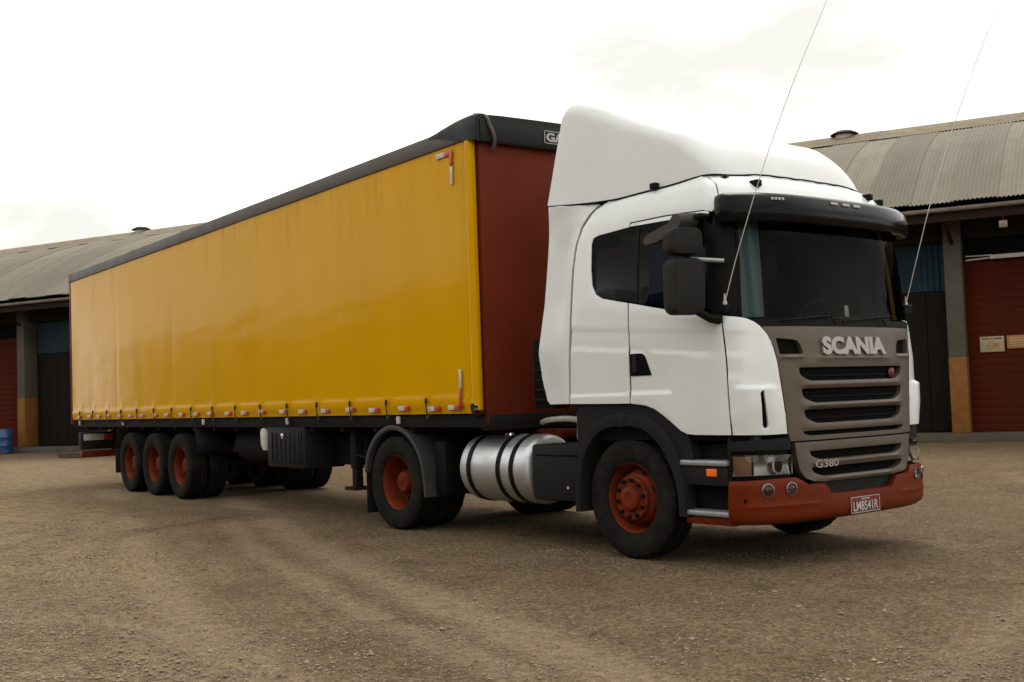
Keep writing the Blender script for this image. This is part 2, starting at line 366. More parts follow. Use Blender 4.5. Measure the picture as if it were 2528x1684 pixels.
for y in gy:
    for x in gx:
        near = -30 < x < 15 and -12 < y < 22; h = 0.; t = 0.
        if near:
            for a, b, w, s in TRACKS:
                mg_ = 1+1.7*w
                if min(a[0], b[0])-mg_ < x < max(a[0], b[0])+mg_ and min(a[1], b[1])-mg_ < y < max(a[1], b[1])+mg_:
                    d = seg_d((x, y), a, b)+.10*noise.noise((x*1.1, y*1.1, 5))
                    if d < w*1.7:
                        g = math.exp(-(d/w)**2*2)*s; t = max(t, g) if g > 0 else min(t, g)
            h = .022*noise.noise((x*.55, y*.55, 0))+.010*noise.noise((x*2.1, y*2.1, 3))+.006*noise.noise((x*6, y*6, 8))-.012*abs(t)
            if -17 < x < 1 and -1.5 < y < 1.6: h = h*.5
        gv.append((x, y, h-.012)); gtr.append(t); ggr.append(ss(4.5, 8.0, .35*(2.0-x)-1.0*y-1.3*noise.noise((x*.5, y*.5, 20))) if near else 0.)
nx = len(gx); gf = [(j*nx+i, j*nx+i+1, (j+1)*nx+i+1, (j+1)*nx+i) for j in range(len(gy)-1) for i in range(nx-1)]
def ground_material():
    m = bpy.data.materials.new('packed_dirt_gravel'); m.use_nodes = True; nt = m.node_tree; N = nt.nodes; L = nt.links; b = N['Principled BSDF']; b.inputs['Roughness'].default_value = .95; b.inputs['Specular IOR Level'].default_value = .15
    t = N.new('ShaderNodeTexCoord'); V = t.outputs['Object']
    def ns(scale, det=5, rough=.6):
        n = N.new('ShaderNodeTexNoise'); n.inputs['Scale'].default_value = scale; n.inputs['Detail'].default_value = det; n.inputs['Roughness'].default_value = rough; L.new(V, n.inputs[0]); return n.outputs['Fac']
    def mr(src, a, b_, lo=0., hi=1.):
        n = N.new('ShaderNodeMapRange'); n.inputs['From Min'].default_value = a; n.inputs['From Max'].default_value = b_; n.inputs['To Min'].default_value = lo; n.inputs['To Max'].default_value = hi; L.new(src, n.inputs[0]); return n.outputs[0]
    def mx(fac, a, b_, blend='MIX'):
        n = N.new('ShaderNodeMixRGB'); n.blend_type = blend
        for s, i in ((fac, 0), (a, 1), (b_, 2)):
            if isinstance(s, tuple): n.inputs[i].default_value = (*s, 1)
            elif isinstance(s, float): n.inputs[i].default_value = s
            else: L.new(s, n.inputs[i])
        return n.outputs[0]
    c = mx(mr(ns(.35, 4), .35, .65), (.156, .104, .060), (.198, .134, .074))
    c = mx(mr(ns(1.3, 6), .45, .72), c, (.212, .153, .088))
    c = mx(mr(ns(2.2, 7, .7), .54, .72, 0, .8), c, (.085, .062, .034))         # olive weed scraps
    c = mx(mr(ns(.8, 5), .60, .74, 0, .6), c, (.20, .125, .075))                # reddish dust
    at = N.new('ShaderNodeAttribute'); at.attribute_name = 'track'
    c = mx(mr(at.outputs['Fac'], .1, .9, 0, .66), c, (.34, .25, .155))
    c = mx(mr(at.outputs['Fac'], -.1, -1., 0, .6), c, (.062, .040, .023))
    ag = N.new('ShaderNodeAttribute'); ag.attribute_name = 'gravel'
    gg = N.new('ShaderNodeMath'); gg.operation = 'MULTIPLY'; L.new(ag.outputs['Fac'], gg.inputs[0]); L.new(mr(ns(3.5, 7, .7), .38, .62, .15, .9), gg.inputs[1])
    c = mx(gg.outputs[0], c, (.315, .234, .134))
    vo = N.new('ShaderNodeTexVoronoi'); vo.inputs['Scale'].default_value = 55; L.new(V, vo.inputs[0])
    sp = mr(vo.outputs['Color'], 0., 1., .42, 1.62)
    at2 = mr(at.outputs['Fac'], .2, .9, 0, .6); spm = N.new('ShaderNodeMixRGB'); L.new(at2, spm.inputs[0]); L.new(sp, spm.inputs[1]); spm.inputs[2].default_value = (1, 1, 1, 1); c = mx(1., c, spm.outputs[0], 'MULTIPLY')
    g = mr(ns(120, 3, .7), .3, .7, .5, 1.5); c = mx(1., c, g, 'MULTIPLY')
    g = mr(ns(13, 6, .75), .3, .7, .66, 1.34); c = mx(1., c, g, 'MULTIPLY')
    L.new(c, b.inputs['Base Color'])
    a1 = N.new('ShaderNodeMath'); a1.operation = 'MULTIPLY_ADD'; a1.inputs[1].default_value = -.5; L.new(vo.outputs['Distance'], a1.inputs[0]); L.new(ns(28, 8, .75), a1.inputs[2])
    bp = N.new('ShaderNodeBump'); bp.inputs['Strength'].default_value = 1.0; bp.inputs['Distance'].default_value = .034; L.new(a1.outputs[0], bp.inputs['Height']); L.new(bp.outputs[0], b.inputs['Normal'])
    return m
M_ground = ground_material()
go = MB().add(gv, gf).build('ground', M_ground, smooth=180, recalc=False); go['kind'] = 'structure'
at = go.data.attributes.new('track', 'FLOAT', 'POINT'); at.data.foreach_set('value', gtr); at = go.data.attributes.new('gravel', 'FLOAT', 'POINT'); at.data.foreach_set('value', ggr)
# loose stones
M_stone = mat('grey_brown_pebble', (.34, .275, .195), .9, vary=.55, vscale=3.1, c2=(.13, .095, .062))
def stones(n):
    V = []; F = []; rg = random.Random(3)
    oct_v = [(1, 0, 0), (-1, 0, 0), (0, 1, 0), (0, -1, 0), (0, 0, 1), (0, 0, -1)]
    oct_f = [(0, 2, 4), (2, 1, 4), (1, 3, 4), (3, 0, 4), (2, 0, 5), (1, 2, 5), (3, 1, 5), (0, 3, 5)]
    k = 0
    while k < n:
        d = 4.2+rg.random()**1.7*13; a = YAW+R(rg.uniform(-31, 31)); x = CAM_POS.x+math.cos(a)*d; y = CAM_POS.y+math.sin(a)*d
        cl = noise.noise((x*.5, y*.5, 2))+.7*noise.noise((x*1.7, y*1.7, 9))
        gz = ss(4.5, 8.0, .35*(2.0-x)-1.0*y-1.3*noise.noise((x*.5, y*.5, 20)))
        if rg.random() > .28+.7*cl+.7*gz: continue
        s = .0036+(.009+.004*gz)*rg.random()**(3.5-1.2*gz)+(.016 if rg.random() < .004 else 0); q = rg.uniform(0, 6.28); ca, sa = math.cos(q), math.sin(q); o = len(V)
        z = .022*noise.noise((x*.55, y*.55, 0))+.010*noise.noise((x*2.1, y*2.1, 3))-.012
        for vx, vy, vz in oct_v:
            jx, jy, jz = vx*s*rg.uniform(.7, 1.4), vy*s*rg.uniform(.6, 1.2), vz*s*rg.uniform(.4, .8)
            V.append((x+ca*jx-sa*jy, y+sa*jx+ca*jy, z+jz+s*.25))
        F += [tuple(i+o for i in t) for t in oct_f]; k += 1
    return MB().add(V, F)
g2 = stones(60000).build('gravel', M_stone, smooth=0, recalc=False); g2['kind'] = 'stuff'; g2['label'] = 'loose grey brown gravel strewn over the packed dirt yard'; g2['category'] = 'gravel'

# ------------------------------------------------------------------ warehouse
WO = (-7.84, 17.53, 0.); WA = R(23.5)
BAY = 4.70; X_L = -BAY*9; X_R = BAY*4
EAVE, RIDGE = (-1.6, 5.56), (5.2, 8.72)
def arc(u):       # eave -> ridge, slightly vaulted
    y = EAVE[0]+(RIDGE[0]-EAVE[0])*u; z = EAVE[1]+(RIDGE[1]-EAVE[1])*(u+.15*math.sin(math.pi*u)*(1-u*.35)); return y, z
def corrugated(w, pitch, amp, f, n_per=6, nu=12):
    rows = []
    n = int(round(w/pitch*n_per))
    for j in range(nu+1):
        row = []
        for i in range(n+1):
            x = w*i/n; row.append(f(x, j/nu, amp*math.cos(2*math.pi*x/pitch)))
        rows.append(row)
    return MB().grid(rows)
def build_warehouse(name, loc, rz, xl, xr, detail=True):
    W = empty(name, loc, rz)
    SW = .945
    n = int((xr-xl)/SW)
    def rf(x, u, a):
        y, z = arc(u); y2, z2 = arc(u+.01); y1, z1 = arc(u-.01); d = math.hypot(y2-y1, z2-z1); return (x, y-(z2-z1)/d*a, z+(y2-y1)/d*a)
    base = None
    for i in range(n):
        if base is None: base = corrugated(SW+.05, .0945, .017, rf).build('roof_sheet', M_roof, W, smooth=60, recalc=False); base.location = (xl, 0, 0)
        else:
            s = inst(base, W, (xl+i*SW, 0, random.uniform(-.006, .012)+(i % 2)*.028)); s.rotation_euler = (random.uniform(-.001, .001), 0, 0)
    # far slope and ridge caps
    rows = [[(xl, 2*RIDGE[0]-arc(u/8)[0], arc(u/8)[1]-.01), (xr, 2*RIDGE[0]-arc(u/8)[0], arc(u/8)[1]-.01)] for u in range(9)]
    MB().grid(rows).build('roof_slope', M_roof, W)
    cb = None
    for i in range(int((xr-xl)/1.9)):
        if cb is None:
            rr = []
            for dy, dz in ((-1.05, -.345), (-.55, -.12), (-.2, .055), (0, .10), (.2, .055), (.8, -.22)): rr.append([(0, RIDGE[0]+dy, RIDGE[1]+dz+.045), (1.93, RIDGE[0]+dy, RIDGE[1]+dz+.045)])
            cb = MB().grid(rr).build('ridge_cap', M_ridge, W); cb.location = (xl, 0, 0)
        else: inst(cb, W, (xl+i*1.9, 0, random.uniform(0, .02)))
    # eave timbers, gutter and soffit
    MB().box(xl, xr, -1.50, -1.36, 5.14, 5.47, 0).build('eave_beam', M_beam, W)
    g = MB()
    rr = []
    for k in range(9):
        a = math.pi*k/8; rr.append([(xl, -1.63-.075*math.cos(a), 5.43-.09*math.sin(a)), (xr, -1.63-.075*math.cos(a), 5.43-.09*math.sin(a))])
    g.grid(rr).build('gutter', M_gut, W)
    MB().box(xl, xr, -1.36, .35, 5.30, 5.36).build('soffit', M_beam, W)
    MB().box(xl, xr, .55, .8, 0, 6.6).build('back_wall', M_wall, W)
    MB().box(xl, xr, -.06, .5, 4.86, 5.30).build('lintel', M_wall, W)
    MB().box(xl, xr, -.55, .6, -.1, .20, .015).build('plinth', M_plinth, W)
    for sx in (xl, xr-.2):
        pts = [(EAVE[0]+1.6, 0)]+[arc(u/10) for u in range(2, 11)]+[(2*RIDGE[0]-arc(u/10)[0], arc(u/10)[1]) for u in range(9, 1, -1)]+[(2*RIDGE[0], 0)]
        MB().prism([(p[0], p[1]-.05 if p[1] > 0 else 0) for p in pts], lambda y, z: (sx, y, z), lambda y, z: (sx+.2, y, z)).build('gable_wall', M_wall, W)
    # columns
    nb0 = int(round(xl/BAY)); nb1 = int(round(xr/BAY)); cproto = None
    for k in range(nb0, nb1+1):
        x = k*BAY+.03
        if cproto is None:
            cproto = MB().box(-.20, .20, -.30, .30, 2.02, 5.29, .02).build('column', M_col, W); cproto.location = (x, 0, 0)
            bnd = MB().box(-.206, .206, -.306, .306, .20, 2.02, .02).build('painted_band', M_ochre, cproto)
            st = MB().tube([(0, -.29, 4.75), (0, -1.38, 5.2)], .045, 6).build('eave_strut', M_beam, cproto)
        else: copy_tree(cproto, W, (x, 0, 0))
    # bays: red sheet doors and grey doors under blue corrugated lights, in turn
    slat = None; board = None; blue = None; rfr = None; gfr = None
    for k in range(nb0, nb1):
        x0 = k*BAY+.23; x1 = (k+1)*BAY-.17
        if k % 2 == 0:
            d = empty('red_door', (x0, .12, 0), 0, W)
            nsl = 21; hh = (4.32-.20)/nsl
            for i in range(nsl):
                if slat is None: slat = MB().box(0, x1-x0, -.012, .03, .0015, hh-.0015, .003).build('slat', M_rdoor, d); slat.location = (0, 0, .20+i*hh)
                else: inst(slat, d, (0, random.uniform(-.0015, .0015), .20+i*hh))
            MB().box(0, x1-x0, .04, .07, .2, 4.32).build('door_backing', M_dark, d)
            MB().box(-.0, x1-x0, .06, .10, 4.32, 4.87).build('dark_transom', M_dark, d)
        else:
            d = empty('grey_door', (x0, .30, 0), 0, W); nb = 8; ww = (x1-x0)/nb
            for i in range(nb):
                if board is None: board = MB().box(.006, ww-.006, -.02, .03, .22, 3.66, .008).build('board', M_gdoor, d)
                else: inst(board, d, (i*ww, random.uniform(-.004, .004), 0))
            MB().box(0, x1-x0, .035, .06, .2, 3.66).build('door_backing', M_dark, d)
            npn = 5; wp = (x1-x0)/npn
            for i in range(npn):
                if blue is None:
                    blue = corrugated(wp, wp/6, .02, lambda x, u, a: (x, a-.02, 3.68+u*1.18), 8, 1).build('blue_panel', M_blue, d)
                else: inst(blue, d, (i*wp, 0, 0))
    # roof ventilators
    def vent(x):
        v = empty('roof_ventilator', (x, RIDGE[0]-.1, RIDGE[1]+.0), 0, W)
        MB().lathe([(.27, -.1), (.27, .19)], 'z', seg=20).build('vent_neck', M_tube, v)
        MB().lathe([(.20, .15), (.40, .15), (.41, .17), (.24, .26), (.12, .275), (.0, .275)], 'z', seg=20).build('vent_cap', M_beam, v)
    for x in (-3.45, -32.1): vent(x) if xl < x < xr else None
    return W
wh = build_warehouse('warehouse', WO, WA, X_L, X_R)
tag(wh, 'long low warehouse with vaulted grey corrugated roof and red doors behind the truck', 'warehouse')
# added unseen block behind the camera: darkens the lower half of the curtain's reflection
M_reflblock = mat('dark_reflection_brick', (.035, .022, .016), .9, vary=.3, vscale=.5, spec=.2)  # made dark for the added block's reflection in the curtain
def build_reflection_block():
    W = empty('reflection_block', (-45, -28.5, 0))
    MB().box(-75, 75, -14, 0, 0, 7.7).build('wall', M_reflblock, W)
    MB().box(-75.2, 75.2, -14.2, .2, 7.7, 8.05, .03).build('parapet', M_beam, W)
    pil = None
    for k in range(26):
        if pil is None: pil = MB().box(-.3, .3, 0, .25, 0, 7.7, .02).build('pilaster', M_reflblock, W); pil.location = (-75+.4, 0, 0)
        else: inst(pil, W, (-74.6+k*5.97, 0, 0))
    dp = None
    for k in range(25):
        if dp is None: dp = MB().box(-1.7, 1.7, .0, .06, 0, 3.8, .01).build('door', M_gdoor, W); dp.location = (-71.6, 0, 0)
        else: inst(dp, W, (-71.6+k*5.97, 0, 0))
    return W
wh2 = build_reflection_block()
tag(wh2, 'added dark block behind the camera, unseen, darkening the reflection on the trailer curtain', 'building')

def wloc(x, y, z):
    c, s = math.cos(WA), math.sin(WA); return (WO[0]+c*x-s*y, WO[1]+s*x+c*y, z)
# signs on the red door
sg = empty('door_sign', wloc(.78, .085, 2.295), WA)
MB().box(-.27, .27, -.012, .012, -.185, .185, .003).build('sign_board', M_sign, sg)
hb = MB()
for a, b in ((-.22, -.06), (-.03, .02), (.05, .22)): hb.box(a, b, -.016, -.011, .115, .15)
hb.build('lettering_line', M_sink, sg)
MB().lathe([(.075, -.016), (.095, -.016), (.095, -.011), (.075, -.011)], 'y', c=(-.02, 0, -.03), seg=24, closed=True).build('round_symbol', M_osign, sg)
MB().box(-.09, .05, -.016, -.011, -.04, -.02).add([], []).box(.04, .16, -.016, -.011, -.07, .02).build('symbol_mark', M_osign, sg)
tag(sg, 'cream notice board with round orange symbol on the red warehouse door', 'sign')
sg2 = empty('door_sign', wloc(1.38, .085, 2.325), WA)
MB().box(-.27, .27, -.012, .012, -.155, .155, .003).build('sign_board', M_osign, sg2)
hb = MB()
for i, z in enumerate((.09, .03, -.03, -.09)): hb.box(-.22, .22-.06*(i % 2), -.016, -.011, z-.014, z+.014)
hb.build('lettering_line', M_sign, sg2)
tag(sg2, 'orange notice board with lines of lettering at the right edge of the red door', 'sign')
# tube lamp over the door
lf = empty('tube_lamp', wloc(.3, -.06, 4.36), WA)
MB().box(.55, 2.1, -.05, .04, -.04, .06, .01).build('lamp_housing', M_tube, lf)
MB().tube([(0, 0, -.03), (.6, 0, .0)], .022, 8).build('conduit', M_tube, lf)
MB().tube([(.0, .0, .07), (.3, 0, .06), (.6, 0, .06)], .016, 8).build('conduit', M_tube, lf)
tag(lf, 'pale tube lamp housing with conduit mounted above the red warehouse door', 'lamp')
jb = empty('eave_lamp', wloc(1.3, -1.5, 4.95), WA)
MB().box(-.09, .09, -.06, .06, -.08, .08, .02).build('lamp_body', M_gut, jb); MB().tube([(0, 0, .07), (0, .02, .25)], .02, 6).build('lamp_arm', M_beam, jb)
tag(jb, 'small pale lamp box hanging under the warehouse eave', 'lamp')
# drum and pallet
dr = empty('oil_drum', wloc(-33.0, -.95, 0), 0)
MB().lathe([(.0, .02), (.27, .02), (.29, .04), (.29, .28), (.305, .30), (.29, .32), (.29, .58), (.305, .60), (.29, .62), (.29, .86), (.27, .9), (.255, .885), (0, .885)], 'z', seg=28).build('drum_body', M_drum, dr)
MB().lathe([(.035, .885), (.035, .91), (0, .91)], 'z', c=(.15, .05, 0), seg=12).build('bung_cap', M_drum, dr)
tag(dr, 'blue plastic drum standing before the red door at far left', 'drum')
pl = empty('wooden_pallet', (-30.2, 3.9, 0), R(20))
for i in range(6): MB().box(-.6, .6, -.5+i*.19, -.38+i*.19, .115, .137, .004).build('deck_board', M_wood, pl)
for y in (-.44, .0, .44):
    MB().box(-.6, .6, y-.045, y+.045, .0, .112, .004).build('stringer', M_wood, pl)
tag(pl, 'dark wooden pallet lying on the dirt beyond the trailer tail', 'pallet')

# ------------------------------------------------------------------ cab surface: plan curve x height profile
def interp(tab, x):
    n = len(tab)
    if x <= tab[0][0]: return list(tab[0][1:])
    if x >= tab[-1][0]: return list(tab[-1][1:])
    i = 0
    while tab[i+1][0] < x: i += 1
    x0, x1 = tab[i][0], tab[i+1][0]; h = x1-x0; u = (x-x0)/h; out = []
    for k in range(1, len(tab[0])):
        def sl(j):
            if j == 0: return (tab[1][k]-tab[0][k])/(tab[1][0]-tab[0][0])
            if j == n-1: return (tab[-1][k]-tab[-2][k])/(tab[-1][0]-tab[-2][0])
            a = (tab[j][k]-tab[j-1][k])/(tab[j][0]-tab[j-1][0]); b = (tab[j+1][k]-tab[j][k])/(tab[j+1][0]-tab[j][0])
            return 0 if a*b <= 0 else 2*a*b/(a+b)
        m0, m1 = sl(i)*h, sl(i+1)*h
        out.append((2*u**3-3*u*u+1)*tab[i][k]+(u**3-2*u*u+u)*m0+(-2*u**3+3*u*u)*tab[i+1][k]+(u**3-u*u)*m1)
    return out
XS, AX, HW, NE, YC = 1.0, .49, 1.26, 3.0, .02
_pl = [(-1.2, -HW), (XS, -HW)]
for i in range(1, 241):
    ph = math.pi/2*i/240; c_, s_ = math.cos(ph), math.sin(ph)
    _pl.append((XS+AX*s_**(2/NE), -HW*c_**(2/NE) if c_ > 1e-9 else 0.))
_tl = [-1.2]
for a, b in zip(_pl, _pl[1:]): _tl.append(_tl[-1]+math.hypot(b[0]-a[0], b[1]-a[1]))
TC = _tl[-1]
def plan(t):
    m = 1
    if t > TC: t = 2*TC-t; m = -1
    i = min(max(bisect.bisect_right(_tl, t)-1, 0), len(_tl)-2); u = (t-_tl[i])/(_tl[i+1]-_tl[i]); a, b = _pl[i], _pl[i+1]
    return a[0]+(b[0]-a[0])*u, m*(a[1]+(b[1]-a[1])*u)
PROF = [(.2, .2, 1.26, 0), (1.6, 1.6, 1.26, 0), (1.85, 1.85, 1.26, -.02), (2.0, 2.0, 1.255, -.04), (2.4, 2.4, 1.235, -.07), (2.8, 2.8, 1.20, -.115), (2.9, 2.9, 1.185, -.14),
        (3.0, 2.998, 1.168, -.175), (3.1, 3.093, 1.138, -.235), (3.2, 3.172, 1.08, -.33), (3.3, 3.228, 1.0, -.45), (3.4, 3.262, .905, -.58), (3.6, 3.29, .70, -.82), (4.2, 3.31, .02, -1.42)]
def ss(a, b, x):
    u = min(max((x-a)/(b-a), 0), 1); return u*u*(3-2*u)
_pc = {}
def S(t, v):
    k = round(v, 5)
    if k not in _pc: _pc[k] = interp(PROF, v)
    z, w, dx = _pc[k]; x, y = plan(t); return (x+dx*ss(.7, 1.3, x), YC+y*w/HW, z)
def SF(t, v): return S(TC+t, v)                 # front parts: t measured from the middle
def mir(p): return [(2*TC-a, b) for a, b in p][::-1]
def mirc(p): return [(-a, b) for a, b in p][::-1]
def on_front(t0, v0, off):
    def pl(x, y):
        p = Vector(SF(t0+x, v0+y)); n = (Vector(SF(t0+x+.001, v0+y))-Vector(SF(t0+x-.001, v0+y))).cross(Vector(SF(t0+x, v0+y+.001))-Vector(SF(t0+x, v0+y-.001))).normalized()
        return (p+n*off, n)
    return pl

T = empty('tractor_truck')
tag(T, 'white cab-over tractor truck with bronze grille and brick red bumper and wheels', 'truck')

# ---- inner shell (dark lining behind the panels, open at the windows)
WIN_R = [(-.36, 2.30), (.1, 2.215), (1.16, 2.06), (1.16, 2.80), (-.36, 2.82)]
WIND = [(-1.17, 2.0), (1.17, 2.0), (1.14, 2.82), (-1.14, 2.82)]
panel('cab_lining', [(-.66, 1.02), (2*TC+.66, 1.02), (2*TC+.66, 3.12), (-.66, 3.12)], S, M_dark, T, off=-.04, thick=0, holes=[WIN_R, mir(WIN_R), [(TC+a, b) for a, b in WIND]], step=.11)
rw = [(-.665, y, z) for y, z in ((-1.2, 1.02), (1.24, 1.02), (1.2, 2.5), (1.1, 2.95), (.9, 3.13), (-.86, 3.13), (-1.06, 2.95), (-1.16, 2.5))]
MB().add(rw+[(-.63, b, c) for a, b, c in rw], [tuple(range(8)), tuple(range(15, 7, -1))]).build('rear_wall', M_white, T)
MB().box(-.6, 1.32, -1.1, 1.14, 1.0, 1.06).build('cab_floor', M_in, T)
# ---- outer panels, right then left
SIDE = [(-.69, 1.345), (-.30, 1.338), (.085, 1.335), (.085, 2.205), (-.05, 2.232), (-.24, 2.272), (-.325, 2.315), (-.372, 2.40), (-.392, 2.55), (-.395, 2.78), (-.375, 2.832), (-.31, 2.85), (.085, 2.872),
        (.085, 2.912), (.5, 2.915), (1.02, 2.895), (1.14, 2.87), (1.19, 2.90), (1.235, 3.0), (1.25, 3.12), (1.2, 3.27), (.6, 3.28), (.05, 3.28), (-.14, 3.245), (-.30, 3.16), (-.42, 3.07), (-.52, 2.95), (-.585, 2.80), (-.62, 2.57), (-.655, 2.0), (-.675, 1.7)]
DOOR = [(.100, 1.335), (.28, 1.315), (.38, 1.285), (.47, 1.235), (.565, 1.17), (.665, 1.10), (.735, 1.074), (.82, 1.068), (1.185, 1.066), (1.178, 1.2), (1.168, 1.5), (1.162, 1.8), (1.168, 2.015), (.62, 2.095), (.35, 2.15), (.100, 2.203)]
DFRAME = [(.100, 2.874), (.5, 2.868), (1.0, 2.846), (1.07, 2.842), (1.10, 2.858), (1.09, 2.876), (1.05, 2.884), (.5, 2.902), (.100, 2.899)]
SWIN = [(.19, 2.187), (-.05, 2.236), (-.24, 2.276), (-.321, 2.319), (-.367, 2.40), (-.387, 2.55), (-.39, 2.778), (-.372, 2.826), (-.31, 2.845), (.19, 2.869)]
DWIN = [(.205, 2.184), (.62, 2.10), (1.055, 2.034), (1.03, 2.4), (.99, 2.842), (.5, 2.864), (.205, 2.868)]
APIL = [(1.065, 2.032), (1.18, 2.019), (1.30, 2.004), (1.315, 2.1), (1.33, 2.5), (1.33, 2.85), (1.18, 2.865), (1.142, 2.80), (1.12, 2.76), (1.0, 2.845), (1.035, 2.4)]
CORN = [(1.200, 1.066), (1.45, 1.060), (1.662, 1.060), (1.655, 1.18), (1.644, 1.274), (1.628, 1.40), (1.614, 1.5), (1.598, 1.62), (1.574, 1.742), (1.548, 1.82), (1.515, 1.878), (1.475, 1.925), (1.43, 1.958), (1.37, 1.985), (1.30, 1.998), (1.182, 2.013), (1.177, 1.8), (1.183, 1.5), (1.193, 1.2)]
SLOT = fillet([(1.418, 1.395), (1.447, 1.418), (1.478, 1.125), (1.455, 1.108), (1.430, 1.125)], .012, 3)
def side_relief(a, b):
    x = a if a < TC else 2*TC-a
    line = 2.03-(x+.65)*.077                                     # upper crease falls a little towards the front
    r = -.007*(ss(line-.195, line-.175, b)-ss(line-.02, line, b))*(1-ss(1.05, 1.3, x))
    r += .010*(1-ss(1.408, 1.425, b))*(1-ss(.54, .60, x))*ss(1.2, 1.34, b+.06*ss(.2, .5, x))
    rr_ = math.hypot((x-.10)/.47, (b-1.42)/.40); r -= .006*(1-ss(.96, 1.02, rr_))*(1 if x > .09 else 0)*ss(1.425, 1.44, b)
    return r
def corn_relief(a, b):
    x = a if a < TC else 2*TC-a
    bulge = ss(1.20, 1.36, x)*(1-ss(1.50, 1.60, x))
    r = .042*bulge*(1-ss(1.428, 1.458, b))*(.55+.45*ss(1.06, 1.3, b))+.012*(1-ss(1.50, 1.56, b))*(1-ss(1.2, 1.4, x))*ss(1.1, 1.2, b)
    line = 1.885; r -= .007*(ss(line-.195, line-.175, b)-ss(line-.02, line, b))*(1-ss(1.3, 1.45, x))
    return r
VL = [1.38, 1.395, 1.41, 1.425, 1.44, 1.455, 1.47, 1.72, 1.735, 1.75, 1.77, 1.79, 1.81, 1.83, 1.86, 1.875, 1.89, 1.91, 1.93, 1.95, 1.97, 1.99, 2.01, 2.03]
for sd_ in (1, -1):
    mm = (lambda p: p) if sd_ == 1 else mir
    panel('side_panel', mm(SIDE), S, M_white, T, step=.055, vlines=VL, relief=side_relief)
    dr_ = panel('door', mm(DOOR), S, M_white, T, step=.045, vlines=VL, relief=side_relief)
    panel('door_frame', mm(DFRAME), S, M_white, dr_, step=.05)
    panel('door_window', mm(DWIN), S, M_sg, dr_, off=-.012, thick=0, step=.12)
    panel('side_window', mm(SWIN), S, M_sg, T, off=-.012, thick=0, step=.12)
    panel('window_pillar', mm([(.186, 2.19), (.209, 2.185), (.209, 2.868), (.186, 2.869)]), S, M_black, T, off=-.006, step=.1)
    panel('front_pillar', mm(APIL), S, M_black, T, off=-.003, step=.06)
    cp = panel('corner_panel', mm(CORN), S, M_white, T, holes=[mm(SLOT)], step=.04, vlines=VL+[1.33, 1.35, 1.365], relief=corn_relief, thick=.03)
    sl_ = mm(fillet([(1.40, 1.41), (1.46, 1.43), (1.50, 1.10), (1.42, 1.09)], .01, 2))
    panel('air_slot', sl_, S, M_dark, cp, off=.0, thick=0, step=.06)
    # handle
    hp = fillet([(.108, 1.76), (.25, 1.76), (.285, 1.735), (.355, 1.57), (.108, 1.57)], [.008, .03, .03, .012, .008], 3)
    hd = panel('door_handle', mm(hp), S, M_dark, dr_, off=.006, thick=.03, step=.04)
    g_ = mm(fillet([(.15, 1.745), (.185, 1.75), (.20, 1.60), (.14, 1.60)], .012, 3)); panel('grip', g_, S, M_plast, hd, off=.022, thick=.02, step=.04)
# ---- roof cap
rows = []
for v in (3.22, 3.3, 3.4, 3.6, 3.8, 4.0, 4.18):
    row = []
    for k in range(61):
        t = -.62+(2*TC+1.24)*k/60; p = S(t, v); row.append((p[0], p[1], p[2]-.004))
    rows.append(row)
MB().grid(rows).build('roof', M_white, T, recalc=False)
HEAD = [(1.245, 2.87), (1.33, 2.86), (2*TC-1.33, 2.86), (2*TC-1.245, 2.87), (2*TC-1.245, 3.0), (2*TC-1.262, 3.12), (2*TC-1.215, 3.27), (1.215, 3.27), (1.262, 3.12), (1.245, 3.0)]
panel('roof_front', HEAD, S, M_white, T, step=.06)
# ---- windscreen and cowl
panel('windscreen', [(-1.205, 1.978), (-1.09, 1.945), (1.09, 1.945), (1.205, 1.978), (1.19, 2.4), (1.175, 2.862), (-1.175, 2.862), (-1.19, 2.4)], SF, M_ws, T, off=-.008, thick=0, step=.1)
panel('cowl', [(-1.20, 1.985), (-1.135, 1.962), (-1.07, 1.935), (-1.03, 1.918), (1.03, 1.918), (1.07, 1.935), (1.135, 1.962), (1.20, 1.985), (1.08, 1.975), (-1.08, 1.975)], SF, M_black, T, off=.0, step=.06)
for a, b in ((-.85, -.12), (-.12, .60)):
    w = MB(); n_ = 14; pts = []
    for i in range(n_+1):
        u = i/n_; p, nn = on_front(a+(b-a)*u, 1.958+.055*u, .022)(0, 0); pts.append(p)
    w.tube(pts, .009, 6); p, nn = on_front(b-.1, 1.93, .02)(0, 0); w.tube([p, pts[-4]], .008, 6); w.build('wiper', M_black, T)
panel('windscreen_sticker', [(-.02, 2.005), (.035, 2.005), (.035, 2.10), (-.02, 2.10)], SF, M_refw, T, off=-.014, thick=.001, step=.1)
# ---- interior
MB().box(.86, 1.26, -1.05, 1.09, 1.35, 1.95, .06).build('dashboard', M_dash, T)
MB().box(.70, .95, .25, .95, 1.75, 2.06, .06).build('instrument_pod', M_dash, T)
for y in (-.58, .62):
    s_ = empty('seat', (.05, y, 1.06), 0, T); MB().box(-.25, .27, -.26, .26, .28, .46, .06).build('cushion', M_seat, s_)
    MB().box(-.34, -.18, -.25, .25, .40, 1.12, .06).build('backrest', M_seat, s_); MB().box(-.33, -.22, -.14, .14, 1.14, 1.34, .04).build('headrest', M_seat, s_)
    MB().box(-.2, .2, -.18, .18, 0, .28).build('pedestal', M_in, s_)
sw = MB(); mt = Matrix.Translation((.62, .62, 2.02)) @ Matrix.Rotation(R(-62), 4, 'Y')
pts = [(mt @ Vector((.23*math.cos(2*math.pi*k/32), .23*math.sin(2*math.pi*k/32), 0)))[:] for k in range(33)]
sw.tube(pts, .016, 8, False); sw.tube([(mt @ Vector((-.22, 0, 0)))[:], (mt @ Vector((.22, 0, 0)))[:]], .02, 6); sw.tube([(mt @ Vector((0, 0, 0)))[:], (.95, .62, 1.75)], .035, 8)
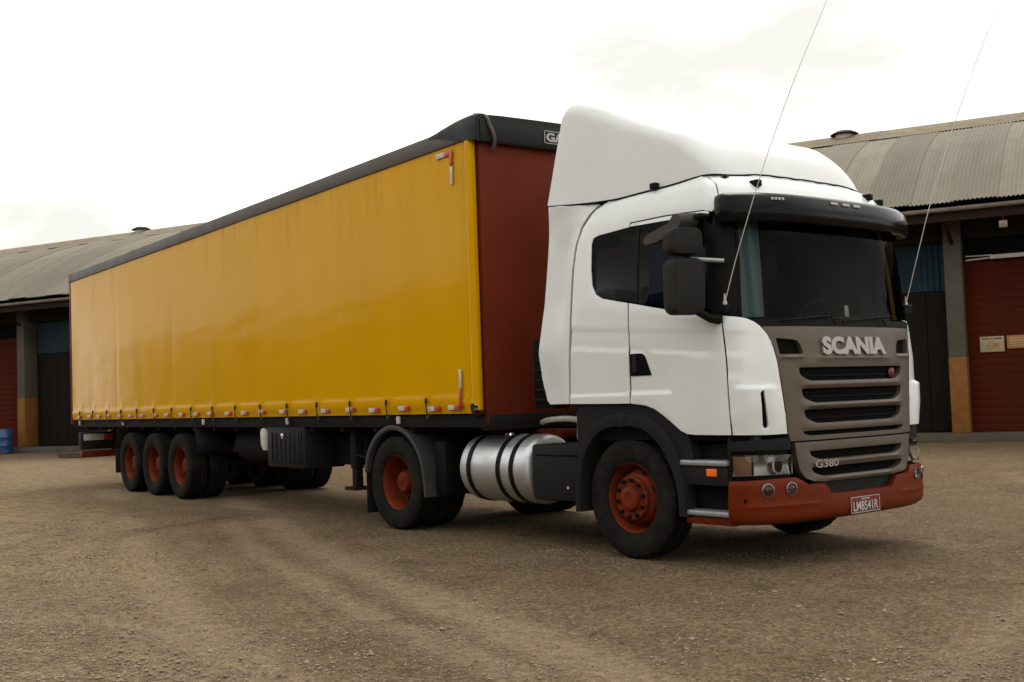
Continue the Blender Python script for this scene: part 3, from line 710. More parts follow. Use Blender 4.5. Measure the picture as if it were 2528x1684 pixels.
sw.build('steering_wheel', M_in, T)
# ---- curtains drawn back beside the windscreen and behind the door glass, the far one added
def drape(name, t0, t1, v0, v1, m_, off=-.10, amp=.022, wave=40):
    rows = []
    for j in range(9):
        v = v0+(v1-v0)*j/8; row = []
        for i in range(41):
            t = t0+(t1-t0)*i/40; p = Vector(S(t, v)); n = (Vector(S(t+.001, v))-Vector(S(t-.001, v))).cross(Vector((0, 0, 1))).normalized(); row.append((p+n*(off+amp*math.sin(t*wave+v*.8)))[:])
        rows.append(row)
    MB().grid(rows).build(name, m_, T)
drape('cab_curtain', 1.24, 1.60, 1.90, 2.84, M_cblue, wave=46); drape('cab_curtain', 2*TC-1.36, 2*TC-1.24, 1.90, 2.84, M_cochre, wave=60)
drape('cab_curtain', .22, 1.12, 2.0, 2.86, M_cnavy, off=-.14, amp=.012, wave=26); drape('cab_curtain', 2*TC-1.12, 2*TC+.35, 2.0, 2.86, M_seat, off=-.14, amp=.012, wave=26)  # far door drape is added to keep the view through the windscreen dark
# ---- grille
gl_e = [(1.690-TC, .998), (1.672-TC, 1.06), (1.652-TC, 1.274), (1.622-TC, 1.5), (1.582-TC, 1.742), (1.523-TC, 1.880), (1.484-TC, 1.915)]
GR = gl_e[::-1]+[(-a, b) for a, b in gl_e]
def slot(w1, z1, w2, z2, w3, z3): return fillet([(-w1, z1), (-w2, z2), (-w3, z3), (w3, z3), (w2, z2), (w1, z1)], [.02, .03, .05, .05, .03, .02], 3)
S1 = slot(.712, 1.583, .702, 1.522, .60, 1.472); S2 = slot(.692, 1.412, .68, 1.345, .565, 1.296); S3 = slot(.675, 1.242, .66, 1.178, .54, 1.130); S4 = slot(.70, 1.072, .69, 1.055, .62, 1.033)
INL = fillet([(-.915, 1.822), (-.70, 1.806), (-.665, 1.76), (-.648, 1.690), (-.895, 1.69)], [.01, .03, .03, .012, .012], 3)
def grille_relief(a, b):
    r = 0
    for z, h_ in ((1.445, .020), (1.272, .020), (1.100, .008)): r += h_*math.exp(-((b-z)/.024)**2)*(1-ss(.60, .74, abs(a)))
    r += .008*math.exp(-((b-1.655)/.010)**2)*(1-ss(.46, .52, abs(a)))
    r += .014*math.exp(-((b-1.672)/.014)**2)*ss(.62, .66, abs(a))
    return r
gr = panel('grille', GR, SF, M_grille, T, off=.004, thick=.075, holes=[S1, S2, S3, S4, INL, mirc(INL)], step=.05, relief=grille_relief,
           vlines=[1.10, 1.26, 1.275, 1.435, 1.45, 1.645, 1.655, 1.665, 1.68])
panel('grille_mesh', [(-.78, 1.0), (.78, 1.0), (.80, 1.6), (.95, 1.68), (.95, 1.84), (-.95, 1.84), (-.95, 1.68), (-.80, 1.6)], SF, M_dark, gr, off=-.055, thick=0, step=.12)
for z in (1.53, 1.36, 1.19):                                             # thin bars inside the openings
    for dz in (-.02, .02): MB().tube([on_front(-.66+1.32*k/12, z+dz, -.035)(0, 0)[0] for k in range(13)], .006, 5).build('grille_bar', M_black, gr)
text('brand_lettering', 'SCANIA', .875, .148, on_front(-.435, 1.682, .004), M_steelw, gr, depth=.02, bold=.055)
bd = MB().lathe([(0, .0), (.042, .0), (.046, .012), (.036, .022), (0, .026)], 'x', seg=20); p, nn = on_front(.575, 1.525, -.03)(0, 0)
bo = bd.build('badge', M_badge, gr); bo.location = p
# lower grille
lg_l = [(-.797, .985), (-.775, .86), (-.755, .765), (-.70, .70), (-.62, .672), (-.48, .660)]
LG = lg_l[::1]+[(-a, b) for a, b in lg_l[::-1]]
L1 = slot(.645, .912, .63, .872, .53, .838); L2 = slot(.63, .780, .61, .738, .50, .703)
def lg_relief(a, b): return .018*math.exp(-((b-.815)/.02)**2)*(1-ss(.5, .64, abs(a)))+.010*math.exp(-((b-.682)/.02)**2)
lg = panel('lower_grille', LG[::-1] if False else LG, SF, M_grille, T, off=.012, thick=.07, holes=[L1, L2], step=.05, relief=lg_relief, vlines=[.682, .805, .82])
panel('grille_mesh', [(-.74, .66), (.74, .66), (.74, .96), (-.74, .96)], SF, M_dark, lg, off=-.05, thick=0, step=.12)
text('model_lettering', 'G380', .275, .062, on_front(-.60, .775, .0), M_steelw, lg, depth=.03, bold=.012)
# ---- headlights and surrounds
for sd_ in (1, -1):
    mm = (lambda p: p) if sd_ == 1 else mir
    sr = panel('headlight_surround', mm([(1.13, .70), (1.71, .70), (1.70, 1.05), (1.13, 1.055)]), S, M_black, T, off=-.045, thick=.02, step=.06)
    panel('surround_strip', mm(fillet([(1.145, .935), (1.70, .935), (1.685, 1.03), (1.145, 1.01)], .02, 3)), S, M_plast, sr, off=.0, thick=.04, step=.06)
    hl = panel('headlight', mm([(1.18, .742), (1.685, .742), (1.69, .893), (1.18, .903)]), S, M_lampbody, T, off=-.03, thick=.01, step=.05, relief=lambda a, b: -.012*math.cos((b-.82)*38))
    panel('indicator_lens', mm([(1.19, .752), (1.335, .752), (1.335, .893), (1.19, .896)]), S, M_amber, hl, off=-.005, thick=.01, step=.06)
    panel('divider', mm([(1.337, .748), (1.352, .748), (1.352, .896), (1.337, .898)]), S, M_plast, hl, off=.0, thick=.02, step=.06)
    panel('lens', mm(fillet([(1.178, .738), (1.688, .738), (1.693, .897), (1.178, .907)], .012, 3)), S, M_lens, hl, off=.012, thick=.02, step=.06)
    t_ = (1.55 if sd_ == 1 else 2*TC-1.55); p = S(t_, .815)
    MB().lathe([(.062, .03), (.05, -.03), (.02, -.05), (0, -.055)], 'x', seg=20).build('reflector_bowl', M_chrome, hl).location = (p[0]-.03, p[1], p[2])
# ---- bumper
bl = [(-1.375, .365), (-1.372, .55), (-1.362, .700), (-1.0, .712), (-.80, .712), (-.745, .685), (-.69, .652), (-.50, .645), (-.455, .60), (-.425, .565), (-.39, .556)]
BUMP = bl[::-1]+[(-1.34, .36), (-1.0, .352), (1.0, .352), (1.34, .36)]+[(-a, b) for a, b in bl]
def bump_relief(a, b):
    r = .016*ss(.36, .44, b)*(1-ss(.67, .71, b))-.04*(1-ss(.35, .39, b))
    r += .006*math.exp(-((b-.50)/.012)**2)*ss(.5, .6, abs(a))*(1-ss(1.2, 1.3, abs(a)))
    return r
bp_ = panel('bumper', BUMP[::-1], SF, M_bump, T, off=.012, thick=.05, step=.05, relief=bump_relief, vlines=[.37, .385, .40, .42, .44, .48, .49, .50, .51, .52, .66, .68, .70])
panel('bumper_insert', [(-.50, .53), (.50, .53), (.60, .68), (-.60, .68)], SF, M_plast, T, off=-.03, thick=.02, step=.08)
for tt in (-1.075, -.868, .868, 1.075):
    pl = on_front(tt, .628, .024); p, nn = pl(0, 0); q = Vector(nn).to_track_quat('X', 'Z')
    fl = MB().lathe([(.054, -.03), (.054, .012), (.046, .014), (.045, .0), (0, -.006)], 'x', seg=24).build('fog_light', M_lampbody, bp_); fl.location = p; fl.rotation_mode = 'QUATERNION'; fl.rotation_quaternion = q
    MB().lathe([(.045, .004), (.03, .012), (0, .015)], 'x', seg=20).build('lens', M_lens, fl)
for tt, vv in ((-1.24, .55), (1.24, .55)):
    p, nn = on_front(tt, vv, .03)(0, 0); MB().lathe([(.014, -.01), (.014, .004), (0, .004)], 'x', seg=12).build('bumper_plug', M_dark, bp_).location = p
pp = on_front(-.20, .378, .052)
npl = panel('number_plate', [(-.20, .376), (.20, .376), (.20, .508), (-.20, .508)], SF, M_plate, T, off=.036, thick=.012, step=.1)
fr = MB()
for a0, a1, b0, b1 in ((-.2, .2, .376, .382), (-.2, .2, .502, .508), (-.2, -.194, .382, .502), (.194, .2, .382, .502), (-.06, .06, .484, .492)):
    o_ = len(fr.v)
    V = [on_front(a, b, .0385)(0, 0)[0][:] for a, b in ((a0, b0), (a1, b0), (a1, b1), (a0, b1))]; fr.add(V, [(0, 1, 2, 3)])
fr.build('plate_edge', M_ptxt, npl, smooth=0)
text('plate_lettering', 'LM8541R', .34, .078, on_front(-.17, .392, .0375), M_ptxt, npl, depth=.003, bold=.01)

# ---- steps, arch and sill
for sd_ in (1, -1):
    Y = lambda y: YC+(y-YC if sd_ == 1 else -(y-YC))
    def bx(mb, x0, x1, y0, y1, z0, z1, b=.01): a, c = sorted((Y(y0), Y(y1))); return mb.box(x0, x1, a, c, z0, z1, b)
    en = empty('entry_steps', (0, 0, 0), 0, T)
    bx(MB(), .62, 1.16, -1.10, -.8, .36, 1.07).build('step_well', M_black, en)
    bx(MB(), .64, 1.135, -1.225, -1.0, .66, .815).build('step_block', M_plast, en)
    bx(MB(), .64, 1.14, -1.245, -.98, .818, .862, .012).build('step_tread', M_step, en)
    bx(MB(), .68, 1.15, -1.24, -.98, .415, .458, .012).build('step_tread', M_step, en)
    bx(MB(), .66, 1.16, -1.21, -.98, .345, .408, .01).build('step_skirt', M_bump, en)
    bx(MB(), 1.128, 1.15, -1.2, -.98, .4, 1.05, .006).build('step_side', M_plast, en)
    bx(MB(), .92, 1.025, -1.236, -1.2, .735, .795, .006).build('side_marker', M_orange, en)
    # arch flare: outer and inner curve
    OC = [(-.66, .37), (-.645, .62), (-.60, .86), (-.52, 1.03), (-.40, 1.155), (-.24, 1.225), (-.05, 1.245), (.15, 1.24), (.32, 1.205), (.46, 1.11), (.56, .99), (.635, .84), (.685, .66), (.705, .40)]
    IC = [(-.585, .37), (-.575, .60), (-.53, .82), (-.45, .96), (-.34, 1.06), (-.20, 1.115), (-.05, 1.13), (.12, 1.125), (.26, 1.09), (.38, 1.01), (.475, .90), (.55, .77), (.60, .62), (.62, .40)]
    ar = MB(); rows = []
    for y, k in ((-1.12, 0), (-1.235, 0), (-1.258, .12), (-1.262, .5), (-1.255, .9), (-1.22, 1.0), (-.72, 1.0)):
        rows.append([(o[0]*(1-k)+i_[0]*k, Y(y), o[1]*(1-k)+i_[1]*k) for o, i_ in zip(OC, IC)])
    # smooth the curve by inserting midpoints
    def dens(r):
        o = []
        for i in range(len(r)-1):
            p0, p1, p2, p3 = r[max(i-1, 0)], r[i], r[i+1], r[min(i+2, len(r)-1)]
            for k in range(3):
                u = k/3; o.append(tuple(.5*((2*b)+(-a+c)*u+(2*a-5*b+4*c-d)*u*u+(-a+3*b-3*c+d)*u**3) for a, b, c, d in zip(p0, p1, p2, p3)))
        o.append(r[-1]); return o
    ar.grid([dens(r) for r in rows]).build('wheel_arch', M_plast, T)
    bx(MB(), -.05, .03, -1.268, -1.2, 1.13, 1.25, .01).build('arch_joint', M_plast, T)
    sp = [(-.615, 1.325), (.36, 1.325), (.48, 1.26), (.62, 1.155), (.72, 1.06), (.76, .90), (.70, .62), (.60, .62), (.56, .9), (.40, 1.12), (0, 1.2), (-.35, 1.12), (-.55, .9), (-.60, .62), (-.64, .62), (-.64, 1.2)]
    MB().prism(sp, lambda x, z: (x, Y(-1.21), z), lambda x, z: (x, Y(-1.0), z)).build('sill_panel', M_plast, T)
def spline(p, n_=5):
    o = []
    for i in range(len(p)-1):
        p0, p1, p2, p3 = p[max(i-1, 0)], p[i], p[i+1], p[min(i+2, len(p)-1)]
        for k in range(n_):
            u = k/n_; o.append(tuple(.5*((2*b)+(-a+c)*u+(2*a-5*b+4*c-d)*u*u+(-a+3*b-3*c+d)*u**3) for a, b, c, d in zip(p0, p1, p2, p3)))
    return o+[p[-1]]
# ---- roof air deflector
DEF = [  # x, half width, base z, top z, corner height share, corner width share
    (-.97, 1.215, 3.205, 4.10, .13, .10), (-.95, 1.218, 3.20, 4.135, .13, .10), (-.90, 1.212, 3.195, 4.15, .14, .11), (-.75, 1.19, 3.18, 4.12, .15, .12), (-.55, 1.155, 3.165, 4.06, .17, .13), (-.3, 1.115, 3.155, 3.975, .19, .15), (0, 1.09, 3.15, 3.875, .22, .17), (.3, 1.08, 3.145, 3.775, .26, .20), (.55, 1.07, 3.13, 3.69, .33, .25), (.75, 1.05, 3.11, 3.605, .45, .35), (.92, 1.015, 3.08, 3.51, .62, .48), (1.06, .95, 3.05, 3.40, .8, .62), (1.15, .86, 3.02, 3.29, .9, .75), (1.22, .69, 3.0, 3.17, 1, .9), (1.26, .40, 2.98, 3.10, 1, 1), (1.27, .02, 2.98, 3.03, 1, 1)]
DEF = [((d[0] if d[0] < .55 else .55+(d[0]-.55)*.80),)+d[1:2]+((d[2] if d[0] < .75 else d[2]+.05*ss(.75, 1.2, d[0])), (d[3] if d[0] < .75 else d[3]+.05*ss(.75, 1.2, d[0])))+d[4:] for d in DEF]
rows = []
for i in range(61):
    u = i/60; x = -.97+2.096*(u if u < .02 else .02+.98*(1-(1-(u-.02)/.98)**1.5)); hw, zb, zt, fz, fy = interp(DEF, x); H_ = zt-zb
    half = [(hw, zb+H_*(1-fz)*k/12) for k in range(12)]
    for k in range(11):
        a = math.pi/2*k/10; half.append((hw*(1-fy)+hw*fy*math.cos(a), zb+H_*(1-fz)+H_*fz*math.sin(a)*.985))
    yl_ = half[-1][0]
    for k in range(1, 9): half.append((yl_*(1-k/8), zb+H_*(1-fz)+H_*fz*(.985+.015*(1-(1-k/8)**2))))
    full = [(-y, z) for y, z in half]+[(y, z) for y, z in half[-2::-1]]
    row = []
    for yy, zz in full:
        lean = .27*max(0, zz-zb)*(1-ss(-.97, .5, x))
        row.append((x+lean, YC+yy*(1-.035*(zz-zb)), zz))
    rows.append(row)
ad = MB().grid(rows).build('air_deflector', M_defl, T, smooth=60, recalc=False)
# seal strip along the base of the deflector, with fixing blocks
def z_cab(x, y):
    best = 2.9
    for i in range(131):
        v = 2.9+i*.01; z, w, dx = interp(PROF, v); xx = x
        for _ in range(3): xx = x-dx*ss(.7, 1.3, xx)
        if xx > XS+AX: continue
        yp = HW if xx < XS else HW*(1-((xx-XS)/AX)**NE)**(1/NE)
        if abs(y-YC) <= w*yp/HW: best = z
    return best
for sgn in (1, -1):
    pts = []
    for i in range(33):
        x_ = -.34+1.26*i/32; h_ = interp(DEF, x_)[0]; pts.append((x_+.002, YC-sgn*(h_+.005), max(z_cab(x_, YC-sgn*h_), interp(DEF, x_)[1])+.004))
    b_ = rr = rows[0] if sgn == 1 else [q for q in rows[0]][::-1]
    lead = [(x_, YC-sgn*(interp([(d[0], d[1]) for d in DEF], x_)[0]+.006), interp([(d[0], d[2]) for d in DEF], x_)[0]+.002) for x_ in (-.965, -.85, -.7, -.55, -.46)]
    pts = lead+pts
    sm = [tuple(sum(pts[min(max(i+d, 0), len(pts)-1)][c] for d in (-2, -1, 0, 1, 2))/5 for c in range(3)) if 2 < i < len(pts)-3 else pts[i] for i in range(len(pts))]
    for _ in range(8): sm = [tuple((sm[max(i-1, 0)][c]+2*sm[i][c]+sm[min(i+1, len(sm)-1)][c])/4 for c in range(3)) if 0 < i < len(sm)-1 else sm[i] for i in range(len(sm))]
    MB().tube(sm, .009, 6).build('deflector_seal', M_black, ad); SEAL_END = globals().setdefault('SEAL_END', {}); SEAL_END[sgn] = sm[-1]
fs = []
for j in range(25):
    y = YC-.98+1.96*j/24
    for r_ in reversed(rows):
        zs = [max(a[2], b[2]) if abs(b[1]-a[1]) < 1e-6 else a[2]+(b[2]-a[2])*(y-a[1])/(b[1]-a[1]) for a, b in zip(r_, r_[1:]) if min(a[1], b[1]) <= y <= max(a[1], b[1])]
        if zs and max(zs) > z_cab(r_[0][0], y)+.004: fs.append((r_[0][0]+.004, y, z_cab(r_[0][0], y)+.006)); break
fs = [SEAL_END[1]]+[p for p in fs if p[0] > .9 and abs(p[1]-YC) < .90]+[SEAL_END[-1]]
fs = spline(fs, 3)
for _ in range(4): fs = [tuple((fs[max(i-1, 0)][c]+2*fs[i][c]+fs[min(i+1, len(fs)-1)][c])/4 for c in range(3)) if 0 < i < len(fs)-1 else fs[i] for i in range(len(fs))]
MB().tube(fs, .009, 6).build('deflector_seal', M_black, ad)
for px_, yy, zz in ((.33, -1.085, 3.19), (.98, -.93, 3.15), (.33, 1.125, 3.19), (.98, .95, 3.14)): MB().box(px_-.035, px_+.035, yy-.03, yy+.03, zz-.02, zz+.035, .01).build('fixing_block', M_black, ad)
for t_, v_ in ((1.62, 3.10), (2*TC-1.75, 3.10), (2*TC-1.45, 3.08)):
    p = S(t_, v_); m_ = MB().box(p[0]-.05, p[0]+.05, p[1]-.03, p[1]+.03, p[2]-.02, p[2]+.04, .014).build('roof_marker', M_black, T)
# ---- side fairings
EDGE = [(1.3, -.69), (1.7, -.675), (2.0, -.655), (2.57, -.62), (2.80, -.585), (2.95, -.52), (3.07, -.42), (3.16, -.30), (3.25, -.12)]
def fair_map(sg):
    def f(a, b):
        d = max(0, interp(EDGE, b)[0]-abs(a)*-1 if False else interp(EDGE, b)[0]+abs(a)); k = ss(0, .62, d)
        w = interp(PROF, min(b, 3.2))[1]
        y = w*(1-k)+1.262*k-.045*max(0, min(1, (b-2.0)/.3, (3.0-b)/.22))*max(0, 1-abs(d-.16)/.13)+.034*max(0, 1-abs(b-1.85)/.42)*min(1, max(0, d-.04)/.28)-.03*math.exp(-((d-.2)/.1)**2)*(1-ss(1.4, 1.8, b))
        return (a, YC-y, b) if sg == 1 else (-a, YC+y, b)
    return f
FAIR = [(-.718, 1.345), (-.703, 1.7), (-.683, 2.0), (-.648, 2.57), (-.613, 2.80), (-.548, 2.965), (-.455, 3.075), (-.36, 3.148), (-.42, 3.155), (-.70, 3.165), (-.90, 3.192), (-.925, 3.0), (-.985, 2.5), (-1.065, 1.95), (-1.085, 1.80), (-1.06, 1.55), (-1.02, 1.375), (-.99, 1.345)]
panel('side_fairing', FAIR[::-1], fair_map(1), M_defl, T, step=.05, thick=.03)
panel('side_fairing', [(-a, b) for a, b in FAIR], fair_map(-1), M_defl, T, step=.05, thick=.03)
for sgn in (1, -1):
    yq = sorted((YC-sgn*1.02, YC-sgn*1.06)); MB().box(-.92, -.2, yq[0], yq[1], 2.75, 3.2).build('corner_filler', M_dark, T)  # added dark filler, reads as shade in the gap behind the fairing
# ---- sun visor with lamps
VIS = [(0, 2.955), (.035, 2.985), (.07, 2.975), (.105, 2.935), (.118, 2.88), (.122, 2.865), (.128, 2.79), (.11, 2.745), (.07, 2.74), (.04, 2.80), (.01, 2.86)]
rows = []
for k in range(73):
    tt = -1.345+2.69*k/72; edge = ss(-.02, .07, 1.345-abs(tt))
    row = []
    for o, z in VIS:
        p, nn = on_front(tt*.985, 2.87, 0)(0, 0); nn = Vector((nn.x, nn.y, 0)).normalized(); zz = 2.865+(z-2.865)*(.85+.15*edge)
        row.append((p+nn*(.012+o*(.35+.65*edge)*1.15)).to_tuple()[:2]+(zz+.012,))
    rows.append(row)
vm = MB(); vm.grid(rows, closeu=True); nV = len(VIS); vm.f += [tuple(range(nV)), tuple(range(72*nV, 73*nV))]
vs_ = vm.build('sun_visor', M_visor, T, smooth=35)
def led(t0, w, n_):
    for j in range(n_):
        p, nn = on_front((t0+w*j/(n_-1))*.985, 2.87, 0)(0, 0); nn = Vector((nn.x, nn.y, 0)).normalized(); q = p+nn*.140; MB().box(-.004, .008, -.011, .011, -.011, .011, .003).build('led', M_led, vs_).location = (q.x, q.y, 2.935)
led(-.93, .10, 4); led(-.24, .07, 4); led(-.07, .07, 4); led(.09, .07, 4)
# ---- mirrors (the photo shows them on this side only)
for sd_ in (1,):
    mr_ = empty('mirror', (0, 0, 0), 0, T); s1 = sd_
    def P(x, y, z): return (x, YC-(y+YC)*s1 if s1 == 1 else YC+(y+YC), z)
    def shell(name, x0, x1, z0, z1, y0, y1, rz, m_, r_=.07):
        mb = MB(); rows = []
        base = fillet([(-.5, -.5), (.5, -.5), (.5, .5), (-.5, .5)], .30 if 'upper' in name else .2, 6)
        for d, sc in ((0, .80), (.05, .94), (.25, 1.0), (.75, 1.0), (.95, .95), (1.0, .88)):
            row = []
            for u, v in base:
                yy = (y0+y1)/2+u*(y1-y0)*sc; zz = (z0+z1)/2+v*(z1-z0)*sc; xx = x1+(x0-x1)*d
                row.append((xx, yy, zz))
            rows.append(row)
        cx, cy = (x0+x1)/2, (y0+y1)/2
        out_ = []
        for r__ in rows: out_.append([P(cx+(x-cx)*math.cos(rz)-(y-cy)*math.sin(rz), cy+(x-cx)*math.sin(rz)+(y-cy)*math.cos(rz), z) for x, y, z in r__])
        mb.grid(out_, closeu=True); n_ = len(base); mb.f += [tuple(range(n_)), tuple(range(5*n_, 6*n_))]
        return mb.build(name, m_, mr_, smooth=50)
    shell('upper_mirror', .88, 1.05, 2.505, 2.725, 1.30, 1.59, R(20), M_mirror)
    shell('lower_mirror', .86, 1.06, 2.03, 2.48, 1.30, 1.59, R(20), M_mirror)
    MB().tube([P(.98, 1.45, 2.47), P(1.02, 1.42, 2.52)], .02, 8).build('mirror_neck', M_black, mr_)
    MB().tube([P(1.0, 1.40, 2.475), P(1.10, 1.30, 2.46), P(1.17, 1.20, 2.45)], .018, 8).build('mirror_arm', M_step, mr_)
    MB().tube([P(1.03, 1.40, 2.06), P(1.10, 1.30, 1.99), P(1.13, 1.23, 1.99)], [.03, .035, .045], 8).build('mirror_foot', M_black, mr_)
    km = MB(); kp = [(.50, 2.685), (.53, 2.655), (.66, 2.66), (.90, 2.735), (.945, 2.80), (.92, 2.86), (.86, 2.865), (.80, 2.80), (.55, 2.735)]
    kp = fillet(kp, .02, 2); km.prism(kp, lambda x, z: P(x, 1.21, z+.012), lambda x, z: P(x, 1.43, z-.012)); kb = km.build('kerb_mirror', M_kerb, mr_, smooth=50)
    MB().tube([P(.84, 1.35, 2.79), P(.96, 1.22, 2.84), P(1.0, 1.16, 2.83)], .025, 8).build('kerb_mirror_arm', M_black, mr_)
# ---- antennas
def antenna(pts, yb):
    a_ = MB().tube(pts, [.0042-.003*i/(len(pts)-1) for i in range(len(pts))], 6).build('antenna', M_wire, T)
    b0 = pts[0]; MB().lathe([(.018, -.03), (.018, 0), (.011, .015), (.009, .05), (.005, .07)], 'z', c=b0, seg=10).build('antenna_base', M_ptxt, a_)
    MB().box(b0[0]-.07, b0[0]+.03, b0[1]-.03*yb, b0[1]+.06*yb, b0[2]-.09, b0[2]-.02, .012).build('antenna_bracket', M_black, a_)
antenna(spline([(1.165, -1.20, 2.12), (1.335, -1.20, 2.54), (1.62, -1.19, 3.17), (1.93, -1.18, 3.75), (2.23, -1.17, 4.24), (2.42, -1.17, 4.55)]), 1)
antenna(spline([(1.27, 1.16, 2.15), (1.57, 1.16, 3.04), (1.86, 1.16, 3.74), (2.15, 1.16, 4.34), (2.33, 1.16, 4.63), (2.45, 1.16, 4.83)]), -1)

# ---- wheels (shared meshes)
def tyre_mb():
    w = .15; half = [(.300, .118), (.325, .134), (.37, .148), (.42, .152), (.46, .149), (.490, .143), (.507, .134), (.515, .122)]
    tread = []
    y = .122
    for gy_ in (.085, .03, -.03, -.085):
        tread += [(.519, gy_+.010), (.504, gy_+.005), (.504, gy_-.005), (.519, gy_-.010)]
    prof = half+[(.517, .12)]+tread+[(.517, -.12)]+[(r, -a) for r, a in half[::-1]]
    m_ = MB().lathe(prof, 'y', seg=168, cap=False); n_ = len(prof)
    for i in range(len(m_.v)):
        k = i % 168; x, y, z = m_.v[i]; r = math.hypot(x, z)
        if r > .496 and abs(y) > .09 and k % 6 < 1: f_ = (r-.007)/r; m_.v[i] = (x*f_, y, z*f_)
        if .505 > r > .40 and abs(y) > .14 and k % 3 == 0: m_.v[i] = (x, y*.994, z)
    return m_
def flat(mb): return mb
W0 = {}
def wheel(kind, parent, x, y, side, extra=True):
    """wheel empty: side=1 shows its face to -y"""
    w = empty('wheel', (x, y, .512), 0 if side == 1 else math.pi, parent)
    if 'tyre' not in W0:
        W0['tyre'] = tyre_mb().build('tyre', M_rubber, w, smooth=30, recalc=True)
    else: inst(W0['tyre'], w, (0, 0, 0))
    if kind not in W0:
        if kind == 'front':
            prof = [(.305, -.128), (.312, -.118), (.298, -.104), (.285, -.085), (.272, -.02), (.262, .0), (.252, -.01), (.235, -.045), (.215, -.075), (.192, -.088), (.19, -.128), (.18, -.136), (.165, -.136), (.150, -.128), (.12, -.128), (.112, -.132), (.10, -.165), (.085, -.175), (.05, -.176), (.045, -.17), (0, -.17)]
        elif kind == 'rear':
            prof = [(.305, -.128), (.312, -.118), (.298, -.104), (.288, -.09), (.280, -.03), (.276, .03), (.268, .075), (.262, .09), (.245, .095), (.20, .088), (.155, .080), (.15, .06), (.135, .055), (.13, .0), (.12, -.03), (.10, -.05), (.06, -.055), (0, -.055)]
        else:
            prof = [(.305, -.128), (.298, -.104), (.272, -.02), (.262, .06), (0, .06)]
        W0[kind] = MB().lathe(prof, 'y', seg=56, cap=False).build('rim', M_rim, w, smooth=35)
    else: inst(W0[kind], w, (0, 0, 0))
    if kind in ('front', 'rear'):
        rr, yy, nn_ = ((.160, -.15), (.178, .07))[kind == 'rear']+(10,)
        for k in range(nn_):
            q = 2*math.pi*(k+.3)/nn_; key = 'nut'+kind
            if key not in W0: W0[key] = MB().lathe([(.017, .02), (.017, -.012), (.012, -.022), (0, -.024)], 'y', seg=6).build('wheel_nut', M_black, w, smooth=0)
            o_ = W0[key] if k == 0 and W0[key].parent == w and W0[key].location.length == 0 else inst(W0[key], w)
            o_.location = (rr*math.cos(q), yy, rr*math.sin(q))
        for k in range(8 if kind == 'front' else 8):
            q = 2*math.pi*(k+.5)/8; key = 'hole'+kind
            if key not in W0:
                W0[key] = MB().lathe([(.024, .01), (.024, -.004), (0, -.004)], 'y', seg=12).build('hole_shade_disc', M_dark, w, smooth=0)  # solid dark disc, its colour stands for the shade inside an opening
                o_ = W0[key]
            else: o_ = inst(W0[key], w)
            r2_, y2_ = (.226, -.060) if kind == 'front' else (.222, .090); o_.location = (r2_*math.cos(q), y2_, r2_*math.sin(q))
    return w
wheel('front', T, 0, YC-1.075, 1); wheel('front', T, 0, YC+1.075, -1)
DX = -3.745
for sd_ in (1, -1):
    wheel('rear', T, DX, YC-1.09*sd_, sd_); wheel('inner', T, DX, YC-.755*sd_, sd_)
MB().tube([(0, -.95, .5), (0, .95, .5)], .06, 10).build('front_axle', M_chas2, T); MB().tube([(DX, -.95, .51), (DX, .95, .51)], .08, 10).lathe([(0, -.25), (.2, -.18), (.26, 0), (.2, .18), (0, .25)], 'y', c=(DX, 0, .51), seg=16).build('drive_axle', M_chas2, T)
# ---- drive axle mudguards and flaps
for sd_ in (1, -1):
    s_ = sd_; mg = MB(); rows = []
    arcp = [(DX-.60, .62)]+[(DX+.625*math.cos(a), .53+.625*math.sin(a)) for a in [R(172-i*8) for i in range(22)]]+[(DX+.64, .50), (DX+.65, .38)]
    for yy, k in ((-1.20, .06), (-1.25, .05), (-1.262, .025), (-1.255, .0), (-1.2, -.006), (-.55, -.006)):
        rows.append([(DX+(x-DX)*(1-k/.63), YC+yy*s_, .53+(z-.53)*(1-k/.63)) for x, z in arcp])
    mg.grid([r_ for r_ in rows]).build('mudguard', M_guard, T, smooth=50)
    yq = sorted((YC-1.22*s_, YC-.56*s_))
    MB().box(DX-.64, DX-.615, yq[0], yq[1], .14, .85, .004).build('mudflap', M_flap, T)
    yq = sorted((YC-1.18*s_, YC-.5*s_)); MB().box(DX+.665, DX+.86, yq[0]+.04, yq[1]-.04, .40, .98, .02).build('mudguard_stay', M_black, T)
# ---- fuel tank, straps, battery box
for sd_ in (1, -1):
    yc = YC-.885*sd_; tk = MB().lathe([(0, -2.57), (.20, -2.565), (.30, -2.545), (.335, -2.51), (.345, -2.47), (.345, -1.50), (.335, -1.455), (.30, -1.425), (.2, -1.41), (0, -1.402)], 'x', c=(0, yc, .705), seg=56).build('fuel_tank', M_alu, T, smooth=40)
    for x in (-2.35, -1.86, -1.65): MB().lathe([(.346, x-.033), (.353, x-.03), (.353, x+.03), (.346, x+.033)], 'x', c=(0, yc, .705), seg=56).build('tank_strap', M_black, tk)
    MB().lathe([(.05, .33), (.05, .37), (.04, .385), (0, .385)], 'z', c=(-2.0, yc-.06*sd_, .70), seg=16).build('filler_cap', M_chrome, tk)
    yq = sorted((YC-1.2*sd_, YC-.5*sd_)); bb = MB().box(-1.36, -.675, yq[0], yq[1], .44, .965, .03).build('battery_box', M_plast, T)
    yl = YC-1.2*sd_; MB().box(-1.28, -.69, min(yl, yl-.006*sd_), max(yl, yl-.006*sd_), .86, .872).build('lid_seam', M_dark, bb); MB().lathe([(.014, 0), (.014, .006), (0, .006)], 'y', c=(-.83, yl-.01*sd_, .57), seg=10).build('latch', M_refw, bb)
